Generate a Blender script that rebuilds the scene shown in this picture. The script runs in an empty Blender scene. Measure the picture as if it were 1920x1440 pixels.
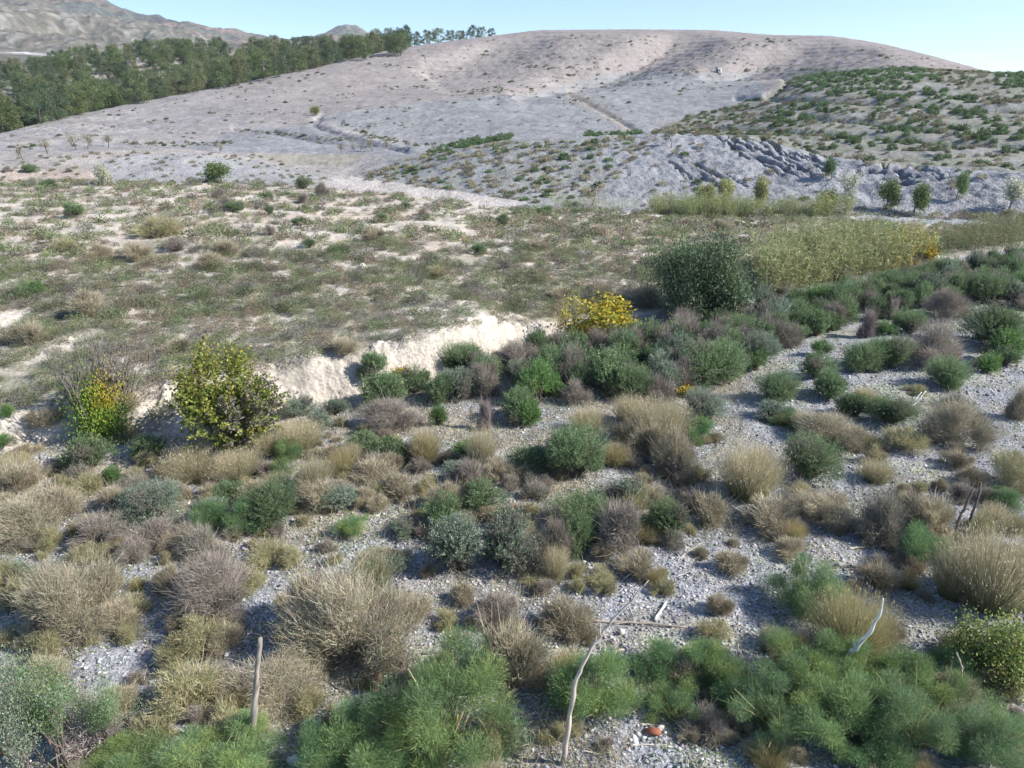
import bpy, math
import numpy as np
from math import radians, sin, cos, pi

# ------------------------------------------------------------------ camera, light, exposure
sc = bpy.context.scene
COL = sc.collection
CAM_Z, F_PX, PITCH = 9.0, 1450.0, radians(20.1)
cam = bpy.data.objects.new('camera', bpy.data.cameras.new('camera'))
cam.location = (0, 0, CAM_Z)
cam.rotation_euler = (pi / 2 - PITCH, 0, 0)
cam.data.sensor_width = 36.0
cam.data.lens = 36.0 * F_PX / 1920.0
cam.data.clip_start, cam.data.clip_end = 0.1, 12000
COL.objects.link(cam); sc.camera = cam

SUN_EL, SUN_AZ = radians(36), radians(101)      # azimuth measured from +Y towards +X
SKY_STR = 0.118
w = bpy.data.worlds.new('World'); sc.world = w; w.use_nodes = True
nt = w.node_tree; bg = nt.nodes['Background']
sky = nt.nodes.new('ShaderNodeTexSky'); sky.sky_type = 'NISHITA'; sky.sun_disc = False
sky.sun_elevation, sky.sun_rotation = SUN_EL, SUN_AZ
sky.altitude, sky.air_density, sky.dust_density, sky.ozone_density = 1000, 0.85, 0.0, 3.4
nt.links.new(sky.outputs[0], bg.inputs[0]); bg.inputs[1].default_value = SKY_STR
sun = bpy.data.objects.new('sun', bpy.data.lights.new('sun', 'SUN'))
sun.data.energy, sun.data.angle, sun.data.color = 4.7, radians(0.5), (1.0, 0.955, 0.895)
sd = np.array([sin(SUN_AZ) * cos(SUN_EL), cos(SUN_AZ) * cos(SUN_EL), sin(SUN_EL)])
import mathutils
sun.rotation_euler = mathutils.Vector(sd).to_track_quat('Z', 'Y').to_euler()
COL.objects.link(sun)
sc.view_settings.view_transform = 'Standard'; sc.view_settings.look = 'None'
sc.view_settings.exposure = 0.93; sc.view_settings.gamma = 1.0
sc.cycles.max_bounces = 5; sc.cycles.diffuse_bounces = 2; sc.cycles.transmission_bounces = 3
sc.cycles.volume_bounces = 0
HAZE = 1.3e-4

# ------------------------------------------------------------------ helpers
def hsh(ix, iy, s):
    h = (ix.astype(np.int64) * 374761393 + iy.astype(np.int64) * 668265263 + s * 974634777) & 0xffffffff
    h = ((h ^ (h >> 13)) * 1274126177) & 0xffffffff
    h = h ^ (h >> 16)
    return (h & 0xffff) / 65535.0
def noise(x, y, s=0):
    x = np.asarray(x, float); y = np.asarray(y, float)
    ix, iy = np.floor(x), np.floor(y); fx, fy = x - ix, y - iy
    def g(a, b):
        an = hsh(ix + a, iy + b, s) * 2 * pi
        return np.cos(an) * (fx - a) + np.sin(an) * (fy - b)
    ux, uy = fx * fx * fx * (fx * (fx * 6 - 15) + 10), fy * fy * fy * (fy * (fy * 6 - 15) + 10)
    return ((g(0, 0) * (1 - ux) + g(1, 0) * ux) * (1 - uy) + (g(0, 1) * (1 - ux) + g(1, 1) * ux) * uy) * 1.4
def fbm(x, y, s=0, o=4):
    r, a, f = 0, 1.0, 1.0
    for k in range(o):
        r = r + a * noise(x * f + 13.7 * k, y * f - 7.1 * k, s + k); a *= .5; f *= 2.03
    return r
def sstep(a, b, x):
    t = np.clip((x - a) / (b - a), 0, 1); return t * t * (3 - 2 * t)
def srgb(*c):
    c = np.array(c, float) / 255
    return np.where(c <= .04045, c / 12.92, ((c + .055) / 1.055) ** 2.4)
def pip(u, v, poly):
    ins = np.zeros(np.shape(u), bool); n = len(poly)
    for i in range(n):
        x0, y0 = poly[i]; x1, y1 = poly[(i + 1) % n]
        if y0 == y1: continue
        c = ((y0 > v) != (y1 > v)) & (u < (x1 - x0) * (v - y0) / (y1 - y0) + x0)
        ins ^= c
    return ins
def seg_dist(u, v, line):
    d = np.full(np.shape(u), 1e9)
    for (x0, y0), (x1, y1) in zip(line[:-1], line[1:]):
        dx, dy = x1 - x0, y1 - y0; t = np.clip(((u - x0) * dx + (v - y0) * dy) / (dx * dx + dy * dy), 0, 1)
        d = np.minimum(d, np.hypot(u - x0 - t * dx, v - y0 - t * dy))
    return d

FW = np.array([0, cos(PITCH), -sin(PITCH)]); UP = np.array([0, sin(PITCH), cos(PITCH)])
def ray(u, v):
    u = np.asarray(u, float); v = np.asarray(v, float)
    cx, cy = (u - 960) / F_PX, (720 - v) / F_PX
    return cx, FW[1] + cy * UP[1], FW[2] + cy * UP[2]
def proj(x, y, z):
    d = y * FW[1] + (z - CAM_Z) * FW[2]; q = y * UP[1] + (z - CAM_Z) * UP[2]
    d = np.maximum(d, .05)
    return 960 + F_PX * x / d, 720 - F_PX * q / d, d
def p_r(u, v, r):
    dx, dy, dz = ray(u, v); h = math.hypot(dx, dy)
    return math.atan2(dx, dy), r, CAM_Z + r * dz / h
def p_z(u, v, z):
    dx, dy, dz = ray(u, v); t = (z - CAM_Z) / dz
    return math.atan2(dx, dy), t * math.hypot(dx, dy), z

# ------------------------------------------------------------------ terrain loft: lines of the land from near to far
NC = 900
TH = np.linspace(radians(-52), radians(52), NC)
def line(pts, smooth=8):
    """pts: (u, v, 'r'|'z', value) seen from the reference photo; gives r(theta), z(theta)"""
    P = sorted([(p_r if k == 'r' else p_z)(u, v, val) for u, v, k, val in pts])
    t, r, z = np.array(P).T
    R, Z = np.interp(TH, t, r), np.interp(TH, t, z)
    if smooth:
        k = np.exp(-0.5 * (np.arange(-3 * smooth, 3 * smooth + 1) / smooth) ** 2); k /= k.sum()
        pad = len(k) // 2
        f = lambda a: np.convolve(np.pad(a, pad, mode='edge'), k, 'valid')
        R, Z = f(R), f(Z)
    return R, Z
def flat(r, z=0.0): return np.full(NC, float(r)), np.full(NC, float(z))
Bv = [(-500,880),(0,850),(120,828),(250,818),(400,820),(470,790),(540,760),(700,738),(850,695),(950,655),(1040,622),(1200,606),(1290,592),(1450,566),(1700,515),(1920,480),(2400,440)]
L_B = line([(u, v, 'z', 0.0) for u, v in Bv], 4)
L_C = line([(-500,800,'z',.9),(0,785,'z',.7),(130,760,'z',.8),(240,733,'z',1.1),(330,710,'z',1.15),(520,680,'z',1.2),(660,655,'z',1.3),(800,630,'z',1.4),(905,592,'z',1.4),(965,604,'z',.75),(1040,603,'z',.4),(1200,589,'z',.3),(1290,574,'z',.25),(1450,549,'z',.25),(1700,500,'z',.2),(1920,465,'z',.2),(2400,425,'z',.2)], 4)
L_D = line([(-500,500,'z',1.4),(400,500,'z',1.4),(800,500,'z',1.3),(950,500,'z',1.0),(1200,490,'z',.6),(1450,470,'z',.4),(1700,455,'z',.25),(1920,442,'z',.2),(2400,400,'z',.2)])
L_E = line([(-500,345,'z',1.4),(400,345,'z',1.4),(600,352,'z',1.2),(800,372,'z',1.0),(950,388,'z',.8),(1230,398,'z',.5),(1450,402,'z',.4),(1700,408,'z',.3),(1920,415,'z',.3),(2400,385,'z',.3)])
Fp = [(-500,330,95),(0,320,100),(100,292,108),(200,282,112),(350,281,112),(480,298,109),(560,313,104),(650,316,98),(750,306,93),(850,282,92),(950,264,92),(1100,257,90),(1240,252,90),(1330,255,88),(1450,270,86),(1560,300,83),(1700,312,82),(1920,328,80),(2400,335,80)]
L_F = line([(u, v, 'r', r) for u, v, r in Fp], 5)
L_G = line([(-500,300,'r',120),(0,285,'r',126),(350,285,'r',128),(600,288,'r',128),(750,290,'r',118),(850,287,'r',108),(950,269,'r',106),(1100,262,'r',103),(1240,257,'r',103),(1330,259,'r',99),(1450,273,'r',96),(1560,302,'r',92),(1700,313,'r',90),(1920,328,'r',88),(2400,333,'r',88)], 6)
L_H = line([(-500,290,'r',145),(0,272,'r',146),(350,270,'r',146),(600,272,'r',142),(750,270,'r',138),(850,264,'r',132),(950,259,'r',127),(1100,250,'r',124),(1200,247,'r',122),(1450,252,'r',114),(1560,270,'r',106),(1700,292,'r',99),(1920,305,'r',96),(2400,310,'r',96)])
L_I = line([(-500,295,'r',155),(0,262,'r',154),(250,245,'r',166),(450,232,'r',175),(580,222,'r',182),(620,214,'r',184),(750,198,'r',190),(900,180,'r',196),(1100,165,'r',208),(1250,165,'r',205),(1380,165,'r',198),(1450,150,'r',190),(1520,138,'r',186),(1700,130,'r',182),(1920,142,'r',180),(2400,170,'r',180)])
L_J = line([(-500,298,'r',160),(0,257,'r',161),(250,234,'r',182),(500,193,'r',212),(750,168,'r',235),(950,150,'r',250),(1100,137,'r',256),(1430,136,'r',252),(1530,136,'r',222),(1700,131,'r',214),(1920,147,'r',212),(2400,170,'r',210)])
Kp = [(-500,300,163),(-200,280,165),(0,252,171),(90,228,188),(180,208,205),(300,185,225),(450,157,255),(600,126,290),(720,97,320),(830,80,340),(930,68,350),(1010,58,355),(1180,57,358),(1330,58,360),(1450,68,360),(1560,70,355),(1650,84,345),(1750,108,330),(1840,133,310),(1920,150,292),(2400,190,270)]
L_K = line([(u, v, 'r', r) for u, v, r in Kp], 4)
L_L = (L_K[0] * 1.06, L_K[1] - 0.05 * L_K[0] * .12 - .4)
L_M = line([(-500,165,'r',430),(0,152,'r',430),(100,134,'r',430),(200,116,'r',430),(300,108,'r',430),(450,101,'r',430),(600,100,'r',430),(720,104,'r',430),(850,95,'r',440),(1010,80,'r',460),(1400,90,'r',460),(1700,130,'r',450),(2400,200,'r',430)])
L_N = (np.full(NC, 640.0), L_M[1] - 16)
LINES = [flat(3), flat(8), L_B, L_C, L_D, L_E, L_F, L_G, L_H, L_I, L_J, L_K, L_L, L_M, L_N]
ROWS = [14, 330, 64, 170, 150, 150, 16, 26, 120, 46, 200, 10, 80, 12]
LR = np.array([l[0] for l in LINES]); LZ = np.array([l[1] for l in LINES])
for i in range(1, len(LR)): LR[i] = np.maximum(LR[i], LR[i - 1] + 0.25)
# monotone-ish cubic through the lines
dR = np.diff(LR, axis=0); S = np.diff(LZ, axis=0) / dR
M = np.zeros_like(LZ); M[0], M[-1] = S[0], S[-1]
w1, w2 = 2 * dR[1:] + dR[:-1], dR[1:] + 2 * dR[:-1]
same = S[1:] * S[:-1] > 0
M[1:-1] = np.where(same, (w1 + w2) / (w1 / np.where(same, S[:-1], 1) + w2 / np.where(same, S[1:], 1)), 0)
RG, ZG, ROWID = [], [], []
for i, n in enumerate(ROWS):
    for k in range(n):
        t = k / n
        if i == 1:   # even spacing in angle of view
            r = 1 / (1 / LR[i] * (1 - t) + 1 / LR[i + 1] * t); t = (r - LR[i]) / dR[i]
        else: r = LR[i] + t * dR[i]; t = np.full(NC, t)
        h00, h10, h01, h11 = 2*t**3-3*t**2+1, t**3-2*t**2+t, -2*t**3+3*t**2, t**3-t**2
        z = h00 * LZ[i] + h10 * dR[i] * M[i] + h01 * LZ[i + 1] + h11 * dR[i] * M[i + 1]
        RG.append(r); ZG.append(z); ROWID.append(i)
RG.append(LR[-1]); ZG.append(LZ[-1]); ROWID.append(len(ROWS) - 1)
RG, ZG, ROWID = np.array(RG), np.array(ZG), np.array(ROWID)
XG, YG = RG * np.sin(TH)[None, :], RG * np.cos(TH)[None, :]
UG, VG, _ = proj(XG, YG, ZG)
ID = np.repeat(ROWID[:, None], NC, 1)
def amp(table):   # amplitude per line, interpolated over rows
    out = np.zeros(len(ROWID)); pos = 0
    for i, n in enumerate(ROWS):
        out[pos:pos + n] = table[i] + (table[i + 1] - table[i]) * np.arange(n) / n; pos += n
    out[-1] = table[-1]; return out[:, None]
#            3   8    B    C    D    E    F    G    H    I    J    K    L    M   N
A1 = amp([.05, .07, .10, .12, .16, .15, .22, .25, .20, .22, .20, .15, .5, 1.2, 2])
ZG = ZG + A1 * fbm(XG * .35, YG * .35, 3, 3) * sstep(3, 9, RG)
ZG = ZG + amp([0, .035, .05, .05, .05, .05, .06, .06, .05, .04, .03, .02, .1, .2, .2]) * fbm(XG * 1.9, YG * 1.9, 11, 4)
# eroded bank face
bank = np.exp(-((ID == 2) * 0 + np.where(ID == 2, 0, 1) * 9)) * sstep(1010, 930, UG)
ZG = ZG + bank * (.22 * fbm(XG * 1.3, YG * 1.3, 21, 4) + .10 * np.abs(fbm(XG * 3.5, YG * 3.5, 23, 3)))
# rocky ridge on the right: tilted strata, rills and a shaded cliff hollow
rk = ((ID >= 5) & (ID <= 6)) * sstep(1080, 1180, UG) * sstep(396, 375, VG)
wu_, wv_ = UG + 7 * fbm(XG * .5, YG * .5, 33, 3), VG + 4 * fbm(XG * .5 + 9, YG * .5, 34, 3)
SM1 = pip(wu_, wv_, [(1335,255),(1425,256),(1500,272),(1560,298),(1575,316),(1520,336),(1470,330),(1400,298)]).astype(float)
SM2 = pip(wu_, wv_, [(1250,300),(1310,300),(1400,348),(1350,352),(1280,335)]).astype(float) * .6
CLIFF_SHADE = pip(wu_, wv_, [(1585,303),(1680,302),(1760,318),(1780,336),(1710,350),(1640,346),(1610,330)]).astype(float) * .9  # left-facing cliffs of the hollow, their shade painted in as dark colour
ac, al = (VG - 260) - (UG - 1340) * .52, (UG - 1340) + (VG - 260) * .52
band_ = fbm(ac / 7.0, al / 60.0, 31, 3)
STRATA_AND_SHADE = sstep(-.05, .22, band_) * (SM1 + SM2) + sstep(-.15, .15, fbm(UG / 45, VG / 9, 32, 3)) * CLIFF_SHADE
rill = np.abs(fbm((UG + (VG - 300) * .45) / 17 + 1.2 * fbm(XG * .4, YG * .4, 39, 3), VG / 60, 36, 4))
ZG = ZG + rk * (.16 * (rill - .35)) * sstep(-.2, .4, fbm(XG * .3, YG * .3, 38, 2)) - .65 * STRATA_AND_SHADE + rk * .16 * fbm(XG * .9, YG * .9, 37, 5)
# quarry cut at the right end of the ridge
# folds of the big bare hill
def fold(poly, wd, depth, wr=None):
    d = seg_dist(UG, VG, poly); p = sorted(poly, key=lambda q: q[1]); ul = np.interp(VG, [q[1] for q in p], [q[0] for q in p])
    wd = wd + ((wr or wd) - wd) * sstep(-6, 30, UG - ul); return depth * np.exp(-(d / wd) ** 2)
hillm = ((ID >= 8) & (ID <= 10)) * 1.0
fade = sstep(-2, 14, VG - np.interp(UG, [a[0] for a in Kp], [a[1] for a in Kp]))
foldz = fold([(1300,48),(1240,76),(1182,102),(1129,126),(1080,138),(1040,150),(965,174)], 13, 4.4, 50) * sstep(190, 118, VG) + fold([(1300,48),(1240,76),(1182,102),(1129,126),(1080,138),(1040,150),(965,174)], 6, 1.6, 24)
foldz += fold([(1590,48),(1515,80),(1440,105),(1366,134),(1330,142)], 13, 4.2, 55) * sstep(160, 122, VG)
foldz += fold([(990,52),(925,82),(865,106),(805,125)], 13, 3.0, 45) * sstep(165, 128, VG) + fold([(780,130),(860,176),(930,184)], 12, .5)
foldz += fold([(1070,175),(1110,198),(1160,225),(1190,243)], 4, .45) + fold([(1478,138),(1470,160),(1440,178)], 6, 1.2)
ZG = ZG - hillm * foldz * fade
# little plough terraces following the contour lines
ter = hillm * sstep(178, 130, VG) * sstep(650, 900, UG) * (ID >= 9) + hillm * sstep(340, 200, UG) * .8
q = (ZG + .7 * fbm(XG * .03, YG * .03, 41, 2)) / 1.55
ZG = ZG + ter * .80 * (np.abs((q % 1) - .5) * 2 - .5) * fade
# ledge of the old track that climbs the hill
trk = [(968,384),(880,372),(800,362),(700,350),(620,338)]
trk2 = [(760,272),(700,258),(650,246),(610,232),(590,222),(600,214)]
cut = np.exp(-(seg_dist(UG, VG - 9, trk2) / 6) ** 2) * ((ID >= 7) & (ID <= 8))
ZG = ZG - .8 * cut * (.8 + .6 * fbm(XG * .5, YG * .5, 44, 3))
cut2 = np.exp(-(seg_dist(UG, VG, [(440,240),(520,247),(600,262),(680,270)]) / 5) ** 2) * ((ID >= 7) & (ID <= 8))
ZG = ZG - .9 * cut2
cut3 = np.exp(-(seg_dist(UG, VG, [(1450,133),(1560,128),(1650,128)]) / 4) ** 2) * ((ID >= 8) & (ID <= 10))
ZG = ZG - .9 * cut3
# terrace lips on the scrubby slope
for ln in ([(1380,180),(1520,182),(1680,190),(1800,197),(1920,205)], [(1300,232),(1440,238),(1560,246),(1700,256),(1800,262),(1920,272)], [(1500,212),(1640,226),(1760,240)]):
    ZG = ZG - .8 * np.exp(-((seg_dist(UG, VG - 4, ln)) / 4) ** 2) * ((ID >= 7) & (ID <= 9))
# shallow washes through the shrubs
wash = np.exp(-(seg_dist(UG, VG, [(1250,770),(1400,705),(1500,650),(1620,600)]) / 28) ** 2) * ((ID <= 2))
ZG = ZG - .12 * wash
UG, VG, _ = proj(XG, YG, ZG)

def colprof(th):
    c = (th - TH[0]) / (TH[1] - TH[0]); i = int(min(max(c, 0), NC - 2)); f = min(max(c - i, 0), 1)
    return RG[:, i] * (1 - f) + RG[:, i + 1] * f, ZG[:, i] * (1 - f) + ZG[:, i + 1] * f
def gz(x, y):
    R, Z = colprof(math.atan2(x, y)); return float(np.interp(math.hypot(x, y), R, Z))
def gz_arr(x, y):
    th = np.arctan2(x, y); r = np.hypot(x, y)
    c = np.clip(((th - TH[0]) / (TH[1] - TH[0])).astype(int), 0, NC - 1); out = np.zeros(len(x))
    order = np.argsort(c); cs = c[order]; st = np.searchsorted(cs, np.arange(NC)); en = np.searchsorted(cs, np.arange(NC), 'right')
    for k in range(NC):
        if en[k] > st[k]:
            ii = order[st[k]:en[k]]; out[ii] = np.interp(r[ii], RG[:, k], ZG[:, k])
    return out
def hit(u, v, rmin=4):
    dx, dy, dz = ray(u, v); h = math.hypot(dx, dy); th = math.atan2(dx, dy)
    R, Z = colprof(th); g = Z - (CAM_Z + R * dz / h); ok = np.where((g >= 0) & (R > rmin))[0]
    if len(ok) == 0: return None
    i = ok[0]; r = R[i]
    if i > 0 and g[i - 1] < 0:
        t = -g[i - 1] / (g[i] - g[i - 1]); r = R[i - 1] + t * (R[i] - R[i - 1])
    return r * sin(th), r * cos(th), float(np.interp(r, R, Z)), r

# ------------------------------------------------------------------ mesh + materials
def link(o): COL.objects.link(o); return o
def mesh_data(name, V, F, C=None, mat=None, smooth=False):
    V = np.asarray(V, np.float32); F = np.asarray(F, np.int32); me = bpy.data.meshes.new(name)
    me.vertices.add(len(V)); me.vertices.foreach_set('co', V.ravel())
    k = F.shape[1]; me.loops.add(F.size); me.loops.foreach_set('vertex_index', F.ravel())
    me.polygons.add(len(F)); me.polygons.foreach_set('loop_start', np.arange(0, F.size, k, dtype=np.int32))
    me.polygons.foreach_set('loop_total', np.full(len(F), k, np.int32))
    if smooth: me.polygons.foreach_set('use_smooth', np.ones(len(F), bool))
    me.update(calc_edges=True)
    if C is not None:
        a = me.color_attributes.new('Col', 'FLOAT_COLOR', 'POINT')
        a.data.foreach_set('color', np.c_[np.asarray(C, np.float32), np.ones(len(V), np.float32)].ravel())
    if mat: me.materials.append(mat)
    return me
def nodes(m):
    m.use_nodes = True; t = m.node_tree; return t, t.nodes['Principled BSDF']
def N(t, typ, **kw):
    n = t.nodes.new(typ)
    for k, v in kw.items():
        if k.startswith('i_'): n.inputs[k[2:].replace('_', ' ')].default_value = v
        else: setattr(n, k, v)
    return n
def leaf_mat(name, trans=.35, vary=.35, rough=.6, gain=1.0):
    m = bpy.data.materials.new(name); t, b = nodes(m)
    at = N(t, 'ShaderNodeAttribute', attribute_name='Col'); oi = N(t, 'ShaderNodeObjectInfo')
    mr = N(t, 'ShaderNodeMapRange'); mr.inputs['To Min'].default_value = gain * (1 - vary / 2); mr.inputs['To Max'].default_value = gain * (1 + vary / 2)
    t.links.new(oi.outputs['Random'], mr.inputs['Value'])
    vm = N(t, 'ShaderNodeVectorMath', operation='SCALE'); t.links.new(at.outputs['Color'], vm.inputs[0]); t.links.new(mr.outputs[0], vm.inputs['Scale'])
    t.links.new(vm.outputs[0], b.inputs['Base Color']); b.inputs['Roughness'].default_value = rough
    b.inputs['Specular IOR Level'].default_value = .25
    if trans > 0:
        tr = N(t, 'ShaderNodeBsdfTranslucent'); t.links.new(vm.outputs[0], tr.inputs['Color'])
        mx = N(t, 'ShaderNodeMixShader'); mx.inputs[0].default_value = trans
        t.links.new(b.outputs[0], mx.inputs[1]); t.links.new(tr.outputs[0], mx.inputs[2])
        t.links.new(mx.outputs[0], t.nodes['Material Output'].inputs[0])
    return m
M_LEAF = leaf_mat('leaf', .35, .35, .6, 1.5); M_TWIG = leaf_mat('twig', .15, .25, .8, 1.55); M_BARK = leaf_mat('bark', 0, .2, .85)
M_GRASS = leaf_mat('straw', .35, .2, .6, 1.15); M_STONE = leaf_mat('stone', 0, .3, .85)

def ground_mat(name, scale, bump, speck, dots=0.0, dist=.1):
    m = bpy.data.materials.new(name); t, b = nodes(m); L = t.links.new
    at = N(t, 'ShaderNodeAttribute', attribute_name='Col'); tc = N(t, 'ShaderNodeTexCoord')
    n1 = N(t, 'ShaderNodeTexNoise', i_Scale=scale, i_Detail=8.0, i_Roughness=.7); L(tc.outputs['Object'], n1.inputs['Vector'])
    n2 = N(t, 'ShaderNodeTexNoise', i_Scale=scale * .06, i_Detail=5.0); L(tc.outputs['Object'], n2.inputs['Vector'])
    vo = N(t, 'ShaderNodeTexVoronoi', i_Scale=scale * 1.6); L(tc.outputs['Object'], vo.inputs['Vector'])
    # stone-by-stone tone
    sx = N(t, 'ShaderNodeSeparateColor'); L(vo.outputs['Color'], sx.inputs[0])
    m1 = N(t, 'ShaderNodeMapRange'); m1.inputs['To Min'].default_value = 1 - speck; m1.inputs['To Max'].default_value = 1 + speck; L(sx.outputs[0], m1.inputs[0])
    m2 = N(t, 'ShaderNodeMapRange'); m2.inputs['From Min'].default_value = .3; m2.inputs['From Max'].default_value = .7
    m2.inputs['To Min'].default_value = 1 - speck * .9; m2.inputs['To Max'].default_value = 1 + speck * .9; L(n1.outputs[0], m2.inputs[0])
    m3 = N(t, 'ShaderNodeMapRange'); m3.inputs['From Min'].default_value = .3; m3.inputs['From Max'].default_value = .7
    m3.inputs['To Min'].default_value = .88; m3.inputs['To Max'].default_value = 1.1; L(n2.outputs[0], m3.inputs[0])
    a = N(t, 'ShaderNodeMath', operation='MULTIPLY'); L(m1.outputs[0], a.inputs[0]); L(m2.outputs[0], a.inputs[1])
    c = N(t, 'ShaderNodeMath', operation='MULTIPLY'); L(a.outputs[0], c.inputs[0]); L(m3.outputs[0], c.inputs[1])
    vm = N(t, 'ShaderNodeVectorMath', operation='SCALE'); L(at.outputs['Color'], vm.inputs[0]); L(c.outputs[0], vm.inputs['Scale'])
    out = vm.outputs[0]
    if dots:
        vd = N(t, 'ShaderNodeTexVoronoi', i_Scale=dots); L(tc.outputs['Object'], vd.inputs['Vector'])
        rp = N(t, 'ShaderNodeMapRange'); rp.inputs['From Min'].default_value = .10; rp.inputs['From Max'].default_value = .26; rp.inputs['To Min'].default_value = .45; rp.inputs['To Max'].default_value = 0
        L(vd.outputs['Distance'], rp.inputs[0])
        mx = N(t, 'ShaderNodeMix', data_type='RGBA'); L(rp.outputs[0], mx.inputs['Factor']); L(out, mx.inputs['A']); mx.inputs['B'].default_value = (.10, .095, .07, 1)
        out = mx.outputs['Result']
    L(out, b.inputs['Base Color']); b.inputs['Roughness'].default_value = .95; b.inputs['Specular IOR Level'].default_value = .15
    ad = N(t, 'ShaderNodeMath', operation='ADD'); L(n1.outputs[0], ad.inputs[0]); L(vo.outputs['Distance'], ad.inputs[1])
    bp = N(t, 'ShaderNodeBump', i_Strength=bump, i_Distance=dist); L(ad.outputs[0], bp.inputs['Height']); L(bp.outputs[0], b.inputs['Normal'])
    return m
M_GROUND = ground_mat('gravel_ground', 15, .5, .42, 0, .035)
M_FIELD = ground_mat('chalky_soil', 6, .4, .16, 0, .06)
M_RIDGE = ground_mat('slate_slope', 4, .5, .2, 0, .12)
M_HILL = ground_mat('ploughed_hill', 1.6, .4, .15, .22, .15)
M_FAR = ground_mat('mountain_slope', .06, .5, .26, .05, 5)

def tag(o, label, cat, group=None, kind=None):
    o['label'] = label
    if cat: o['category'] = cat
    if group: o['group'] = group
    if kind: o['kind'] = kind
    return o

# ------------------------------------------------------------------ colours of the land
def mixc(C, c, m): return C * (1 - m[..., None]) + np.asarray(c) * m[..., None]
def pm(poly, warp=6, s=5, soft=0):
    wu = UG + warp * fbm(XG * .35, YG * .35, s, 3) * 1.6; wv = VG + warp * .5 * fbm(XG * .35 + 50, YG * .35, s + 3, 3)
    return pip(wu, wv, poly).astype(float)
GRAVEL, CREAM, SOIL = np.array((.265,.270,.284)), np.array((.47,.42,.355)), np.array((.33,.30,.25))
HILLP, HILLG, SLATE = np.array((.280,.247,.230)), np.array((.262,.258,.252)), np.array((.255,.255,.265))
C = np.zeros(UG.shape + (3,)) + GRAVEL
n0 = fbm(XG * .5, YG * .5, 61, 4)
C = mixc(C, (.27,.25,.20), ((ID <= 1) * sstep(-.05, .45, n0 + .15 * (RG < 12))) * .55)          # earthy patches
C = mixc(C, (.30,.31,.22), ((ID <= 1) * sstep(.1, .5, fbm(XG * .4 + 9, YG * .4, 63, 4))) * .5)
C = mixc(C, (.30,.26,.20), (ID <= 1) * sstep(1060, 960, VG) * sstep(1500, 1250, UG) * sstep(-.5, .1, n0) * .75)
C = mixc(C, (.42,.37,.31), (ID <= 1) * sstep(960, 860, VG) * sstep(660, 320, UG) * .5)
C = mixc(C, (.25,.25,.20), (ID <= 1) * pip(UG, VG, [(680,700),(960,650),(1290,592),(1700,515),(1920,480),(1920,560),(1600,600),(1400,700),(1200,745),(700,760)]) * .6)
C = mixc(C, CREAM, ((ID == 2)) * sstep(1350, 900, UG) * 1.0)
C = mixc(C, (.30,.27,.23), (ID == 2) * sstep(.15, .5, fbm(XG * 1.1, YG * 1.1, 65, 4)) * .7)
fld = ((ID == 3) | (ID == 4)).astype(float)
C = mixc(C, (.32,.29,.235), fld); C = mixc(C, (.25,.235,.18), fld * sstep(470, 540, VG))
C = mixc(C, CREAM * .97, fld * sstep(-.15, .2, fbm(XG * .22, YG * .45, 67, 4) + .45 * sstep(540, 440, VG) - .10))
C = mixc(C, (.42,.345,.275), (ID == 4) * sstep(1000, 700, UG) * sstep(.0, .3, fbm(XG * .12, YG * .25, 69, 3)) * .6)
C = mixc(C, CREAM, fld * np.exp(-(seg_dist(UG, VG, [(905,592),(840,566),(790,548),(760,538)]) / 7) ** 2))
C = mixc(C, CREAM, fld * pm([(-10,590),(60,582),(85,592),(40,605),(10,622),(-10,625)], 3))
C = mixc(C, (.30,.31,.32), (ID == 4) * pm([(1560,402),(1840,410),(1838,425),(1620,416)], 3))
C = mixc(C, (.48,.45,.40), (ID == 4) * np.exp(-(seg_dist(UG, VG, [(1050,388),(1110,396),(1230,402),(1380,406),(1600,408)]) / 2.2) ** 2))
r5 = (ID == 5) | (ID == 6)
C = mixc(C, SLATE, r5 * 1.0)
C = mixc(C, (.32,.29,.265), r5 * sstep(760, 640, UG) * 1.0)
C = mixc(C, (.285,.285,.285), r5 * pm([(180,300),(330,286),(480,300),(600,330),(560,345),(180,345)], 8) * .8)
C = mixc(C, (.38,.31,.255), r5 * pm([(-10,322),(160,318),(190,330),(160,345),(-10,345)], 8) * .8)
C = mixc(C, (.26,.24,.165), r5 * pm([(480,292),(600,288),(700,290),(640,312),(520,306)], 8) * .5)
C = mixc(C, (.21,.21,.165), r5 * sstep(660, 760, UG) * sstep(1190, 1080, UG) * sstep(.55, -.15, n0) * .55)
C = mixc(C, (.42,.38,.345), r5 * pm([(590,338),(640,328),(760,345),(880,362),(990,380),(960,390),(800,374),(620,352)], 4))
C = mixc(C, (.075,.082,.10), STRATA_AND_SHADE * .80)  # dark strata rock, plus painted shade on the left-facing cliffs
C = mixc(C, (.14,.15,.175), rk * sstep(1200, 1560, UG) * sstep(.02, .38, fbm(XG * .35, YG * .6, 71, 4)) * .75)
h7 = (ID >= 7) & (ID <= 11)
C = mixc(C, HILLP, h7 * 1.0)
C = mixc(C, (.265,.25,.243), h7 * sstep(700, 300, UG) * .8)
lobe = [(600,218),(700,202),(880,182),(1000,176),(1060,160),(1130,138),(1420,136),(1440,180),(1200,250),(1190,300),(700,300),(760,275),(640,245)]
C = mixc(C, HILLG, h7 * pm(lobe, 5))
C = mixc(C, (.24,.24,.245), h7 * pm([(430,250),(470,240),(560,238),(600,222),(640,245),(760,275),(760,300),(330,300),(340,278)], 5) * .9)
C = mixc(C, (.42,.39,.36), h7 * np.exp(-(seg_dist(UG, VG, trk2) / 5) ** 2))
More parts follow.
